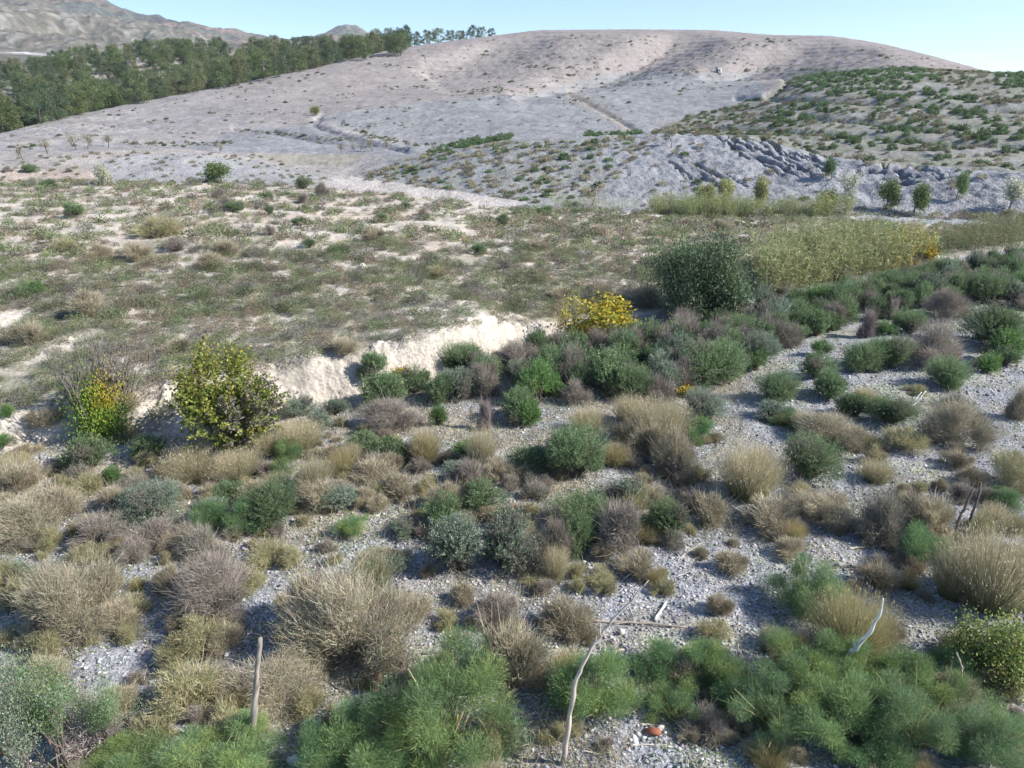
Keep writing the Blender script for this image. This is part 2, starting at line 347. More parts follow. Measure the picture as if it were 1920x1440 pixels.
C = mixc(C, (.15,.135,.10), ter * sstep(.80, .98, q % 1) * sstep(-.3, .3, fbm(XG * .08, YG * .08, 46, 3)) * .45)  # weed lines at terrace toes, doubling as painted shade of the steps
C = mixc(C, (.31,.25,.195), h7 * np.exp(-(seg_dist(UG, VG, [(1070,178),(1120,202),(1180,240)]) / 9) ** 2) * .6)
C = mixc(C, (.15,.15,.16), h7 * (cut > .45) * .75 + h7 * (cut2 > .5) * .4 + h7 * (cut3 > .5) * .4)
scr = h7 * pip(UG, VG, [(1190,262),(1300,215),(1440,180),(1480,135),(1530,126),(1750,128),(1850,134),(2500,130),(2500,400),(1190,400)]).astype(float)
C = mixc(C, (.205,.205,.165), scr)
C = mixc(C, (.255,.245,.23), scr * sstep(.0, .4, fbm(XG * .07, YG * .16, 73, 3)) * .8)
C = mixc(C, (.28,.25,.21), (ID >= 12) * 1.0)
C = mixc(C, (.16,.17,.10), (ID >= 12) * sstep(-.2, .3, fbm(XG * .08, YG * .08, 77, 3)))
C = C * (1 + .10 * fbm(XG * .15, YG * .15, 81, 3))[..., None]

def rows_of(a, b):   # first row index of line a .. of line b (inclusive)
    s = [0] + list(np.cumsum(ROWS)); return s[a], s[b]
def sheet(name, a, b, mat, label, cat):
    i0, i1 = rows_of(a, b); n = i1 - i0 + 1
    V = np.stack([XG[i0:i1 + 1], YG[i0:i1 + 1], ZG[i0:i1 + 1]], -1).reshape(-1, 3)
    idx = np.arange(n * NC).reshape(n, NC)
    Fq = np.stack([idx[:-1, :-1], idx[:-1, 1:], idx[1:, 1:], idx[1:, :-1]], -1).reshape(-1, 4)
    o = link(bpy.data.objects.new(name, mesh_data(name, V, Fq, C[i0:i1 + 1].reshape(-1, 3), mat, True)))
    return tag(o, label, cat, kind='structure')
sheet('ground', 0, 2, M_GROUND, 'pale grey gravel ground under the foreground shrubs', 'ground')
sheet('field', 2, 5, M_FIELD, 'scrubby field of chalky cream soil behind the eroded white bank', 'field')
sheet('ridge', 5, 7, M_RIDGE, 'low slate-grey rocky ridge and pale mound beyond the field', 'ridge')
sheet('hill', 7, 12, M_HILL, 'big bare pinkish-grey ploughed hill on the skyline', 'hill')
sheet('hillside', 12, 14, M_FAR, 'pale slope behind the hill crest carrying the pine wood', 'hillside')

# ------------------------------------------------------------------ mountains far left, own sheet
MC, MR = 520, 200
MT = np.linspace(radians(-48), radians(48), MC)
def mline(pts, r):
    P = sorted([p_r(u, v, r) for u, v in pts]); t, rr, z = np.array(P).T; return np.interp(MT, t, z)
ms = [(620, mline([(-600,170),(0,150),(2500,200)], 620) - 2), (1000, mline([(-600,120),(0,104),(200,108),(900,120),(2500,190)], 1000)),
      (1150, mline([(-600,95),(0,88),(100,92),(300,98),(900,118),(2500,190)], 1150)),
      (1500, mline([(-600,-60),(-100,-5),(0,14),(60,26),(120,36),(200,44),(300,62),(380,78),(480,96),(900,120),(2500,190)], 1500)),
      (1700, mline([(-600,-60),(0,24),(120,44),(200,52),(300,70),(480,96),(900,122),(2500,190)], 1700)),
      (2500, mline([(-600,-190),(-100,-80),(0,-42),(60,-38),(110,-22),(165,-14),(195,-3),(225,15),(260,24),(290,33),(330,43),(365,45),(400,52),(440,62),(480,70),(540,78),(590,72),(612,64),(628,54),(650,45),(668,49),(690,60),(712,70),(780,92),(900,130),(2500,220)], 2500)),
      (3300, mline([(-600,150),(2500,220)], 3300))]
mr = np.array([m[0] for m in ms], float); mz = np.array([m[1] for m in ms])
RR = np.concatenate([np.linspace(620, 2500, MR - 12), np.linspace(2520, 3300, 12)])
MZ = np.array([[0.0]]) + np.stack([np.interp(RR, mr, mz[:, k]) for k in range(MC)], 1)
MX, MY = RR[:, None] * np.sin(MT), RR[:, None] * np.cos(MT)
_, MV, _ = proj(MX, MY, MZ); MU = proj(MX, MY, MZ)[0]
am = 34 * sstep(1050, 1500, RR)[:, None] * (1 - .75 * np.exp(-((RR - 2500) / 160) ** 2))[:, None]
rid = 1 - np.abs(fbm(MX / 330, MY / 330, 91, 5)) * 1.6
MZ = MZ + 7 * (.4 - np.abs(fbm(MX / 48, MY / 48, 94, 4))) * sstep(950, 1250, RR)[:, None] + am * (rid - .75) + 11 * fbm(MX / 110, MY / 110, 93, 5) * sstep(900, 1300, RR)[:, None]
MCc = np.zeros(MU.shape + (3,)) + np.array((.155,.138,.105))
MCc = mixc(MCc, (.25,.17,.14), sstep(1800, 2100, RR)[:, None] * sstep(-.3, .4, fbm(MX / 260, MY / 260, 95, 4)) * np.ones_like(MU))
MCc = mixc(MCc, (.09,.105,.09), sstep(1750, 2000, RR)[:, None] * sstep(.0, .4, fbm(MX / 200 + 7, MY / 200, 96, 4)) * .8)
MCc = mixc(MCc, (.22,.21,.18), sstep(1700, 1500, RR)[:, None] * sstep(1100, 1200, RR)[:, None] * sstep(.05, .35, fbm(MX / 26, MY / 26, 97, 4)))
spk = sstep(.12, .42, fbm(MX / 15, MY / 22, 98, 3)) * sstep(900, 1150, RR)[:, None] * (1 - .6 * sstep(1700, 2100, RR)[:, None]); MCc = mixc(MCc, (.30,.27,.23), spk * .5); MCc = mixc(MCc, (.07,.085,.06), sstep(.15, .4, fbm(MX / 13 + 5, MY / 19, 99, 3)) * .5)
MCc = mixc(MCc, (.48,.46,.44), sstep(1150, 1080, RR)[:, None] * np.exp(-((MV - 98 - MU * .05) / 3.0) ** 2))
idx = np.arange(MR * MC).reshape(MR, MC)
Fq = np.stack([idx[:-1, :-1], idx[:-1, 1:], idx[1:, 1:], idx[1:, :-1]], -1).reshape(-1, 4)
o = link(bpy.data.objects.new('mountain', mesh_data('mountain', np.stack([MX, MY, MZ], -1).reshape(-1, 3), Fq, MCc.reshape(-1, 3), M_FAR, True)))
tag(o, 'hazy blue-brown mountain range far behind the pine wood', 'mountain', kind='structure')

# ------------------------------------------------------------------ plant geometry (unit size: about 1 wide, 1 high)
def unit(a): return a / np.maximum(np.linalg.norm(a, axis=-1, keepdims=True), 1e-9)
def perp(D, rng):
    r = rng.normal(size=D.shape); return unit(np.cross(D, r))
def leaves(P, D, L, W, C, rng, quad=True):
    n = len(P); s = perp(D, rng) * (np.asarray(W).reshape(-1, 1) if np.ndim(W) else W) * .5
    Lc = np.asarray(L).reshape(-1, 1) if np.ndim(L) else L
    if quad:
        V = np.stack([P, P + D * Lc * .5 + s, P + D * Lc, P + D * Lc * .5 - s], 1).reshape(-1, 3); k = 4
    else:
        V = np.stack([P - s, P + s, P + D * Lc], 1).reshape(-1, 3); k = 3
    return V, np.arange(n * k).reshape(n, k), np.repeat(C, k, 0)
def strips(PT, W, C, rng):
    """PT n x k x 3 paths, W n x k widths, C n x k x 3"""
    n, k, _ = PT.shape; d = unit(PT[:, -1] - PT[:, 0]); s = perp(d, rng)[:, None, :] * W[..., None] * .5
    V = np.stack([PT - s, PT + s], 2).reshape(-1, 3)
    i = np.arange(n * k).reshape(n, k)[:, :-1].ravel() * 2
    return V, np.stack([i, i + 1, i + 3, i + 2], 1), np.repeat(C.reshape(-1, 3), 2, 0)
def tube(path, rad, col, sides=6):
    path = np.asarray(path, float); n = len(path); d = np.gradient(path, axis=0); d = unit(d)
    ref = np.array([.3, .9, .1]); a = unit(np.cross(d, ref)); b = np.cross(d, a)
    ang = np.arange(sides) * 2 * pi / sides
    V = (path[:, None] + (a[:, None] * np.cos(ang)[None, :, None] + b[:, None] * np.sin(ang)[None, :, None]) * np.asarray(rad).reshape(-1, 1, 1)).reshape(-1, 3)
    i = np.arange((n - 1) * sides); j = (i // sides) * sides + (i + 1) % sides
    Fs = np.stack([i, j, j + sides, i + sides], 1)
    V = np.vstack([V, path[:1], path[-1:]]); k = np.arange(sides); kk = (k + 1) % sides; t0 = (n - 1) * sides; c0, c1 = len(V) - 2, len(V) - 1
    caps = np.vstack([np.stack([kk, k, np.full(sides, c0), np.full(sides, c0)], 1), np.stack([t0 + k, t0 + kk, np.full(sides, c1), np.full(sides, c1)], 1)])
    # keep caps as quads with a doubled centre is invalid: use slightly offset centre vertices
    V = np.vstack([V, path[:1] + 1e-4, path[-1:] + 1e-4]); caps[:sides, 3] = len(V) - 2; caps[sides:, 3] = len(V) - 1
    return V, np.vstack([Fs, caps]), np.tile(np.asarray(col, float), (len(V), 1))
def cat(*ms):
    V, F_, C_, o = [], [], [], 0
    for v, f, c in ms:
        if f.shape[1] == 3: f = None if f is None else f
        V.append(v); F_.append(f + o); C_.append(c); o += len(v)
    return np.vstack(V), np.vstack(F_), np.vstack(C_)
def jit(base, n, rng, amt=.25, other=None, pother=0.0):
    c = np.tile(np.asarray(base, float), (n, 1))
    if other is not None:
        k = rng.random(n) < pother; c[k] = np.asarray(other, float)
    return np.clip(c * (1 + amt * rng.normal(size=(n, 1)) * .6) * (1 + .06 * rng.normal(size=(n, 3))), .005, .95)
def lobes(rng, k, flatn=1.0, spread=.31):
    a = rng.random(k) * 2 * pi; r = spread * np.sqrt(rng.random(k)); r[0] = 0
    return np.c_[np.cos(a) * r, np.sin(a) * r, .32 + .34 * rng.random(k) * flatn - r * .45], .15 + .18 * rng.random(k)
def gen_shrub(seed, nt, nl, L, W, c1, c2, p2=.2, spiky=.6, low=.04, twigc=(.12,.10,.08), lob=8):
    rng = np.random.default_rng(seed); LC, LR_ = lobes(rng, lob)
    k = rng.integers(0, lob, nt); d = rng.normal(size=(nt, 3)); d[:, 2] = np.where(rng.random(nt) < .42, -np.abs(d[:, 2]) * .8, np.abs(d[:, 2]) * .9); d = unit(d)
    tip = LC[k] + d * (LR_[k] * (.66 + .38 * rng.random(nt) + .30 * (rng.random(nt) < .06)))[:, None]; tip[:, 2] = np.maximum(tip[:, 2], low + .04 * rng.random(nt))
    inner = LC[k] * np.array([.75, .75, .6]); ax = unit(tip - inner)
    tone = 1 + .22 * rng.normal(size=nt); isB = rng.random(nt) < p2; dead = (rng.random(lob) < .16)[k]
    t = rng.random((nt, nl)) ** .7 * .55 + .48
    P = (inner[:, None] + (tip - inner)[:, None] * t[..., None]).reshape(-1, 3) + rng.normal(size=(nt * nl, 3)) * .010
    D = unit(np.repeat(ax, nl, 0) * spiky + rng.normal(size=(nt * nl, 3)) * .55 + np.array([0, 0, .30]))
    Cc = np.where(np.repeat(isB, nl)[:, None], c2, c1) * np.repeat(tone, nl)[:, None]
    dm = np.repeat(dead, nl) & (rng.random(nt * nl) < .75); Cc[dm] = np.array([.17,.145,.12]) * (1 + .2 * rng.normal(size=(int(dm.sum()), 1)))
    Cc = Cc * (1 + .18 * rng.normal(size=(nt * nl, 1)))
    fol = leaves(P, D, L * (.7 + .6 * rng.random(nt * nl)), W, np.clip(Cc, .01, .9), rng)
    m = max(30, nt // 5); kk = rng.integers(0, nt, m); b0 = rng.normal(size=(m, 3)) * .035; b0[:, 2] = 0
    mid = inner[kk] * .75 + rng.normal(size=(m, 3)) * .02
    PT = np.stack([b0, mid, tip[kk] * .96], 1); Wd = np.tile([.016, .010, .004], (m, 1))
    st = strips(PT, Wd, np.repeat(jit(twigc, m, rng, .3)[:, None], 3, 1), rng)
    return {'foliage': (fol, 'L'), 'stems': (st, 'T')}
def gen_fennel(seed, n, c1, c2, L=.065, W=.0040, K=20):
    rng = np.random.default_rng(seed); a = rng.random(K) * 2 * pi; r = .42 * np.sqrt(rng.random(K))
    LC = np.c_[np.cos(a) * r, np.sin(a) * r, .28 + .42 * rng.random(K) - r * .5]; LR_ = (.12 + .10 * rng.random(K)) * (20 / K) ** .8
    k = rng.integers(0, K, n); d = unit(rng.normal(size=(n, 3))); P = LC[k] + d * (LR_[k] * rng.random(n) ** .6)[:, None]
    P[:, 2] = np.maximum(P[:, 2], .02 + .03 * rng.random(n))
    D = unit(d * .8 + rng.normal(size=(n, 3)) * .7 + np.array([0, 0, .7]))
    mixk = rng.random(K) ** 2; mm = np.clip(mixk[k] + .25 * (rng.random(n) - .5), 0, 1)[:, None]
    Cc = (np.asarray(c1) * (1 - mm) + np.asarray(c2) * mm) * (1 + .2 * rng.normal(size=(n, 1)))
    fol = leaves(P, D, L * (.6 + .8 * rng.random(n)), W, np.clip(Cc, .01, .9), rng)
    m = 110; b0 = rng.normal(size=(m, 3)) * .05; b0[:, 2] = 0; kk = rng.integers(0, K, m); e = LC[kk] * np.array([1, 1, 1.12]) + rng.normal(size=(m, 3)) * .10
    PT = np.stack([b0, b0 * .5 + e * .5 + np.array([0, 0, .05]), e], 1)
    st = strips(PT, np.tile([.012, .008, .003], (m, 1)), np.repeat(jit((.20,.27,.09), m, rng, .2, (.42,.36,.20), .35)[:, None], 3, 1), rng)
    return {'foliage': (fol, 'L'), 'stems': (st, 'G')}
def gen_grass(seed, n, cb, ct, W=.012, spread=.5, base=.16, nseed=0, up=1.0):
    rng = np.random.default_rng(seed); a = rng.random(n) * 2 * pi; r = base * np.sqrt(rng.random(n))
    b0 = np.c_[np.cos(a) * r, np.sin(a) * r, np.zeros(n)]; ln = .35 + .60 * rng.random(n) ** .8 + .22 * (rng.random(n) < .06)
    lean = (spread * (r / base) ** .7 * (.15 + 1.1 * rng.random(n))); aa = a + rng.normal(size=n) * .5
    d = np.c_[np.cos(aa) * lean, np.sin(aa) * lean, np.full(n, up)]; d = unit(d)
    t = np.array([0, .4, .75, 1.0]); dro = lean * .35
    PT = b0[:, None] + d[:, None] * (ln[:, None] * t)[..., None]
    PT[:, :, 2] -= (dro[:, None] * t ** 2.5 * ln[:, None]) * .8
    PT[:, :, :2] += (np.stack([np.cos(aa), np.sin(aa)], 1)[:, None] * (dro[:, None] * t ** 2 * .5)[..., None])
    PT[:, :, 2] = np.maximum(PT[:, :, 2], 0)
    Wd = W * (.7 + .6 * rng.random((n, 1))) * np.array([1, .85, .55, .15])
    tn = (1 + .22 * rng.normal(size=(n, 1, 1))); q = np.clip(t[None, :, None] * 1.15 + .25 * (rng.random((n, 1, 1)) - .5), 0, 1)
    Cc = np.clip((np.asarray(cb) * (1 - q) + np.asarray(ct) * q) * tn, .02, .9)
    bl = strips(PT, Wd, Cc, rng)
    out = {'blades': (bl, 'G')}
    if nseed:
        k = rng.integers(0, n, nseed); P = PT[k, -1]; D = unit(d[k] + rng.normal(size=(nseed, 3)) * .3)
        out['blades'] = (cat(bl, leaves(P - D * .04, D, .06, .010, jit(np.asarray(ct) * 1.0, nseed, rng, .2), rng)), 'G')
    return out
def gen_twiggy(seed, n, c1, c2, p2=.3, W=.007, nleaf=0, cl=None, dome=True, leafL=.03, tall=.5, wild=.55, ls=1.0):
    rng = np.random.default_rng(seed); K = 13; a = rng.random(K) * 2 * pi; r = .40 * np.sqrt(rng.random(K)); r[:2] *= .3
    LC = np.c_[np.cos(a) * r, np.sin(a) * r, .30 + .46 * rng.random(K) - r * .55]; LR_ = .09 + .17 * rng.random(K); tone = 1 + .16 * rng.normal(size=K); shift = rng.random(K)
    k = rng.integers(0, K, n); d = unit(rng.normal(size=(n, 3))); P = LC[k] * np.array([.9, .9, .85]) + d * (LR_[k] * rng.random(n) ** .5)[:, None]
    low = rng.random(n) < .25; P[low, 2] *= rng.random(int(low.sum())); P[:, 2] = np.maximum(P[:, 2], .01)
    out_ = P * np.array([1, 1, .35]); D = unit(unit(out_) * .75 + np.array([0, 0, tall]) + rng.normal(size=(n, 3)) * wild); L = (.07 + .14 * rng.random(n) ** 1.5) * ls * np.where(rng.random(n) < .035, 2.6, 1.0)
    tip = P + D * L[:, None]; mid = (P + tip) / 2 + rng.normal(size=(n, 3)) * .010; tip = tip + rng.normal(size=(n, 3)) * .012
    base = jit(c1, n, rng, .30, c2, p2) * tone[k][:, None]
    tw = strips(np.stack([P, mid, tip], 1), np.tile([W * 1.2, W, W * .45], (n, 1)), np.repeat(base[:, None], 3, 1), rng)
    m = 90; kk = rng.integers(0, K, m); b0 = rng.normal(size=(m, 3)) * .04; b0[:, 2] = 0; e = LC[kk] + rng.normal(size=(m, 3)) * .09
    ms_ = strips(np.stack([b0, b0 * .4 + e * .55 + rng.normal(size=(m, 3)) * .02, e], 1), np.tile([W * 3.2, W * 2.2, W], (m, 1)), np.repeat(jit(np.asarray(c1) * .75, m, rng, .3)[:, None], 3, 1), rng)
    out = {'twigs': (tw, 'T'), 'stems': (ms_, 'T')}
    if nleaf:
        q = rng.integers(0, n, nleaf); PL_ = P[q] + (tip[q] - P[q]) * (.3 + .75 * rng.random(nleaf))[:, None] + rng.normal(size=(nleaf, 3)) * .010; DL = unit(D[q] + rng.normal(size=(nleaf, 3)) * .7)
        out['foliage'] = (leaves(PL_, DL, leafL, leafL * .38, jit(cl, nleaf, rng, .28) * tone[k[q]][:, None], rng), 'L')
    return out
def grow(rng, p, d, ln, rad, lev, maxlev, spread, segs, tips, curve=.12, kids=(2, 4), upw=.15, shrink=.68):
    n = 5; pts = [p]; dd = d.copy()
    for i in range(n):
        dd = unit(dd + rng.normal(size=3) * curve + np.array([0, 0, upw * .3])); pts.append(pts[-1] + dd * ln / n)
    pts = np.array(pts); segs.append((pts, np.linspace(rad, rad * .55, n + 1)))
    if lev >= maxlev: tips.append((pts[-1], dd)); tips.append((pts[3], dd)); return
    for k in range(rng.integers(kids[0], kids[1] + 1)):
        nd = unit(dd + rng.normal(size=3) * spread + np.array([0, 0, upw])); i = rng.integers(3, n + 1)
        grow(rng, pts[i], nd, ln * shrink * (.8 + .4 * rng.random()), rad * .55, lev + 1, maxlev, spread, segs, tips, curve, kids, upw, shrink)
def norm_parts(out, w_=1.0, h_=1.0):
    A = np.vstack([m[0][0] for m in out.values()]); ex = (np.percentile(np.abs(A[:, :2]), 99.2) * 2, np.percentile(A[:, 2], 99.7))
    for k, ((V, F_, C_), m) in list(out.items()):
        V = V.copy(); V[:, :2] *= w_ / ex[0]; V[:, 2] *= h_ / ex[1]; out[k] = ((V, F_, C_), m)
    return out
def gen_tree(seed, ln=.35, rad=.03, lev=3, spread=.6, nleaf=0, L=.03, W=.015, c1=(0,0,0), c2=(0,0,0), p2=.2, bark=(.16,.13,.11), puff=.06, stems=1, kids=(2, 4), upw=.15, sides=5, tilt=.15):
    rng = np.random.default_rng(seed); segs, tips = [], []
    for s in range(stems):
        d = unit(np.array([rng.normal() * tilt, rng.normal() * tilt, 1.0])); grow(rng, rng.normal(size=3) * np.array([.02, .02, 0]) * stems ** .5, d, ln * (1 if stems == 1 else .55 + .75 * rng.random()), rad, 0, lev, spread, segs, tips, .12, kids, upw)
    tr = cat(*[tube(p, r, bark, sides) for p, r in segs]); tr[2][:] *= (1 + .15 * rng.normal(size=(len(tr[2]), 1)))
    out = {'trunk': (tr, 'B')}
    if nleaf:
        T = np.array([t[0] for t in tips]); TD = np.array([t[1] for t in tips]); k = rng.integers(0, len(T), nleaf)
        tone = 1 + .2 * rng.normal(size=len(T))
        P = T[k] + rng.normal(size=(nleaf, 3)) * puff; D = unit(TD[k] * .4 + rng.normal(size=(nleaf, 3)))
        Cc = jit(c1, nleaf, rng, .22, c2, p2) * tone[k][:, None]
        out['crown'] = (leaves(P, D, L * (.7 + .6 * rng.random(nleaf)), W, np.clip(Cc, .01, .9), rng), 'L')
    return norm_parts(out)
def gen_pine(seed, n=2600, c1=(.075,.105,.045), c2=(.12,.15,.06)):
    rng = np.random.default_rng(seed); K = 34; z = .14 + .80 * (np.arange(K) + .5) / K
    env = .5 * np.sqrt(np.clip(1 - ((z - .42) / .60) ** 2, 0, 1)); a = rng.random(K) * 2 * pi; q = .30 + .62 * np.sqrt(rng.random(K))
    LC = np.c_[np.cos(a) * env * q, np.sin(a) * env * q, z]; rad = .085 + .085 * rng.random(K) * (1 - z * .4)
    k = rng.integers(0, K, n); d = unit(rng.normal(size=(n, 3))); P = LC[k] + d * (rad[k] * rng.random(n) ** .45)[:, None] * np.array([1.25, 1.25, .75])
    D = unit(d * .6 + rng.normal(size=(n, 3)) * .5 + np.array([0, 0, .5])); tone = 1 + .20 * rng.normal(size=K)
    Cc = jit(c1, n, rng, .2, c2, .35) * tone[k][:, None]
    cr = leaves(P, D, .042, .022, np.clip(Cc, .01, .9), rng)
    pth = np.c_[.012 * np.cumsum(rng.normal(size=7)), .012 * np.cumsum(rng.normal(size=7)), np.linspace(-.02, .9, 7)]
    segs = [tube(pth, np.linspace(.026, .006, 7), (.12,.10,.085), 5)]
    for j in range(0, K, 3):
        b = np.array([0, 0, LC[j, 2] - .08]); segs.append(tube(np.linspace(b, LC[j], 3), [.007, .005, .003], (.12,.10,.085), 4))
    return {'crown': (cr, 'L'), 'trunk': (cat(*segs), 'B')}
def gen_rock(seed, c=(.45,.43,.40), rough=.16, sub=2):
    import bmesh
    rng = np.random.default_rng(seed); bm = bmesh.new(); bmesh.ops.create_icosphere(bm, subdivisions=sub, radius=.5)
    V = np.array([v.co[:] for v in bm.verts]); Fr = np.array([[v.index for v in f.verts] for f in bm.faces]); bm.free()
    for _ in range(7):
        nrm = unit(rng.normal(size=3)); lim = .26 + .16 * rng.random(); dd = V @ nrm; V = V - np.where(dd > lim, dd - lim, 0)[:, None] * nrm
    V = V * (1 + .10 * rng.normal(size=(len(V), 1)) * rough * 3) * np.array([1.1, .85, .8]); V[:, 2] = V[:, 2] - V[:, 2].min() - .12
    return V, Fr, np.tile(np.asarray(c, float), (len(V), 1)) * (1 + .08 * rng.normal(size=(len(V), 1)))
MATS = {'L': M_LEAF, 'T': M_TWIG, 'G': M_GRASS, 'B': M_BARK, 'S': M_STONE}
def build_proto(kind, parts):
    return {k: mesh_data(k, m[0], m[1], m[2], MATS[t]) for k, (m, t) in parts.items()}
def place(name, proto, x, y, z, w_, h_, rz, label, cat_, group=None, tilt=(0, 0)):
    e = link(bpy.data.objects.new(name, None)); e.location = (x, y, z); e.rotation_euler = (tilt[0], tilt[1], rz); e.scale = (w_, w_, h_); e.empty_display_size = .2
    tag(e, label, cat_, group)
    for k, me in proto.items():
        c = link(bpy.data.objects.new(k, me)); c.parent = e
    return e
def one_mesh(name, me, x, y, z, s, rot, label, cat_, group=None, kind=None):
    o = link(bpy.data.objects.new(name, me)); o.location = (x, y, z); o.rotation_euler = rot; o.scale = s if hasattr(s, '__len__') else (s, s, s)
    return tag(o, label, cat_, group, kind)
#@@PLANTS
# ------------------------------------------------------------------ plant kinds
PROTO = {}
def variants(kind, n, fn): PROTO[kind] = [build_proto(kind, fn(s)) for s in range(n)]
NP = norm_parts
variants('G', 5, lambda s: NP(gen_shrub(100 + s, 1000, 20, .031, .0125, (.106,.155,.072), (.155,.20,.105), .35, .8)))
variants('g', 3, lambda s: NP(gen_shrub(120 + s, 900, 18, .034, .0125, (.115,.195,.060), (.09,.155,.06), .35, .8)))       # fresh green
variants('S', 5, lambda s: NP(gen_shrub(140 + s, 1000, 20, .029, .0115, (.145,.182,.130), (.20,.235,.175), .35, .7)))     # silvery
variants('P', 4, lambda s: NP(gen_twiggy(160 + s, 6500, (.235,.208,.175), (.18,.15,.12), .4, .0046)))
variants('p', 3, lambda s: NP(gen_twiggy(180 + s, 5200, (.235,.21,.175), (.17,.15,.115), .4, .0046, 6500, (.15,.17,.12), True, .020)))
variants('T', 4, lambda s: NP(gen_twiggy(200 + s, 6500, (.31,.27,.195), (.215,.18,.125), .4, .0046, 7000, (.19,.195,.115), True, .018, .9, .45)))
variants('O', 3, lambda s: NP(gen_twiggy(220 + s, 2800, (.27,.25,.15), (.22,.18,.11), .3, .0046, 12000, (.20,.20,.095), True, .020, .7, .6)))
variants('W', 4, lambda s: NP(gen_grass(240 + s, 2600, (.17,.21,.09), (.46,.40,.265), .0055, .55, .20, 600)))
variants('w', 2, lambda s: NP(gen_grass(250 + s, 2600, (.15,.20,.08), (.38,.31,.16), .0055, .75, .20, 300)))
variants('F', 4, lambda s: NP(gen_fennel(260 + s, 21000, (.112,.180,.080), (.20,.255,.085))))
variants('f', 3, lambda s: NP(gen_fennel(280 + s, 20000, (.095,.165,.075), (.13,.20,.085))))
variants('GL', 3, lambda s: NP(gen_shrub(900 + s, 2600, 22, .020, .0080, (.106,.155,.072), (.155,.20,.105), .35, .8, lob=13)))
variants('SL', 3, lambda s: NP(gen_shrub(905 + s, 2600, 22, .019, .0076, (.145,.182,.130), (.20,.235,.175), .35, .7, lob=13)))
variants('PL', 3, lambda s: NP(gen_twiggy(910 + s, 15000, (.235,.208,.175), (.18,.15,.12), .4, .0027, ls=.75)))
variants('TL', 4, lambda s: NP(gen_twiggy(915 + s, 17000, (.30,.265,.195), (.21,.18,.125), .4, .0024, 18000, (.19,.195,.115), True, .011, .9, .5, ls=.62)))
variants('OL', 2, lambda s: NP(gen_twiggy(920 + s, 7000, (.27,.25,.15), (.22,.18,.11), .3, .0027, 26000, (.20,.20,.095), True, .013, .7, .6, ls=.7)))
variants('WL', 2, lambda s: NP(gen_grass(925 + s, 6500, (.17,.21,.09), (.46,.40,.265), .0030, .52, .28, 1800)))
variants('wL', 1, lambda s: NP(gen_grass(927 + s, 6500, (.15,.20,.08), (.36,.31,.165), .0028, .70, .30, 1200)))
variants('FL', 3, lambda s: NP(gen_fennel(930 + s, 36000, (.115,.180,.080), (.20,.255,.085), .055, .0026, 30)))
variants('fL', 3, lambda s: NP(gen_fennel(935 + s, 34000, (.105,.160,.080), (.15,.205,.09), .055, .0026, 28)))
PROTO['pL'] = PROTO['p']; PROTO['gL'] = PROTO['g']
# kind -> object name, category, description, group
INFO = {
 'G': ('green_shrub', 'shrub', 'rounded dark green shrub'), 'g': ('green_shrub', 'shrub', 'fresh bright green shrub'),
 'S': ('silvery_shrub', 'shrub', 'silvery grey-green shrub'), 'P': ('dry_shrub', 'shrub', 'leafless purple-grey twiggy shrub'),
 'p': ('dry_shrub', 'shrub', 'grey half-dead twiggy shrub'), 'T': ('tan_bush', 'bush', 'tan dry twiggy bush'),
 'O': ('olive_bush', 'bush', 'yellow-olive leafy bush'), 'W': ('grass_tussock', 'grass', 'straw-coloured grass tussock'),
 'w': ('grass_tussock', 'grass', 'greenish-tan grass tussock'), 'F': ('fennel_plant', 'fennel', 'feathery bright green fennel'),
 'f': ('fennel_plant', 'fennel', 'feathery deep green fennel')}
GROUPN = {'shrub': 'shrubs scattered over the gravel', 'bush': 'dry bushes on the gravel', 'grass': 'grass tussocks among the shrubs', 'fennel': 'fennel plants in the foreground'}

# name : (u, v) of things one can find in the photo
LM = {'dark olive tree': (1325, 520), 'yellow-leaved tree': (1140, 590), 'leafy bank tree': (430, 740), 'bristling bank tree': (190, 740),
      'leaning grey stake': (478, 1300), 'long bent dry stem': (1090, 1300), 'curved white branch': (1620, 1180), 'big right-hand straw tussock': (1850, 1090),
      'twin grey-green shrub': (910, 1030), 'white rock': (568, 1415), 'pair of dark leaning stems': (1815, 950), 'reed bed': (1600, 490),
      'big tan bush': (665, 1200), 'cone-shaped dead shrub': (1625, 610), 'red stone': (1225, 1368), 'small golden bush': (1290, 730), 'shaggy dead plume': (910, 780),
      'thin white rod': (685, 1010), 'pale forked sticks': (1722, 750), 'short bent stem': (1803, 1275), 'leggy corner shrubs': (120, 1270)}
HAND = []     # (kind, u, v_base, w_px, h_px)
def H(k, *rows): HAND.extend((k,) + r for r in rows)
H('G', (169,890,92,72), (278,865,62,50), (425,948,80,48), (515,990,118,85), (1515,905,125,85), (1075,905,112,105), (1000,900,90,62), (1332,727,125,92),
  (1207,692,62,48), (1455,760,90,66), (1530,712,70,56), (1550,752,72,60), (1610,700,80,64), (1665,695,84,68), (1702,627,62,48), (1770,730,82,66),
  (1855,655,110,88), (1845,570,84,64), (1497,642,56,36), (1545,602,64,44), (1660,542,62,36), (1600,785,64,52), (1668,800,86,58), (700,862,90,48),
  (750,872,58,44), (1250,1012,86,74), (1085,1050,66,88), (840,1000,92,80), (705,735,60,60), (870,700,80,60), (1000,740,74,66), (1060,700,72,56), (1150,660,66,52),
  (1110,640,70,44), (1180,755,80,70), (780,740,66,56), (830,760,60,60), (905,960,100,60), (1090,1000,120,56), (700,1112,70,60), (1265,640,56,44),
  (1395,640,70,52), (1700,560,66,46), (1450,620,66,46), (1640,600,46,46), (1880,690,60,44), (970,790,70,66))
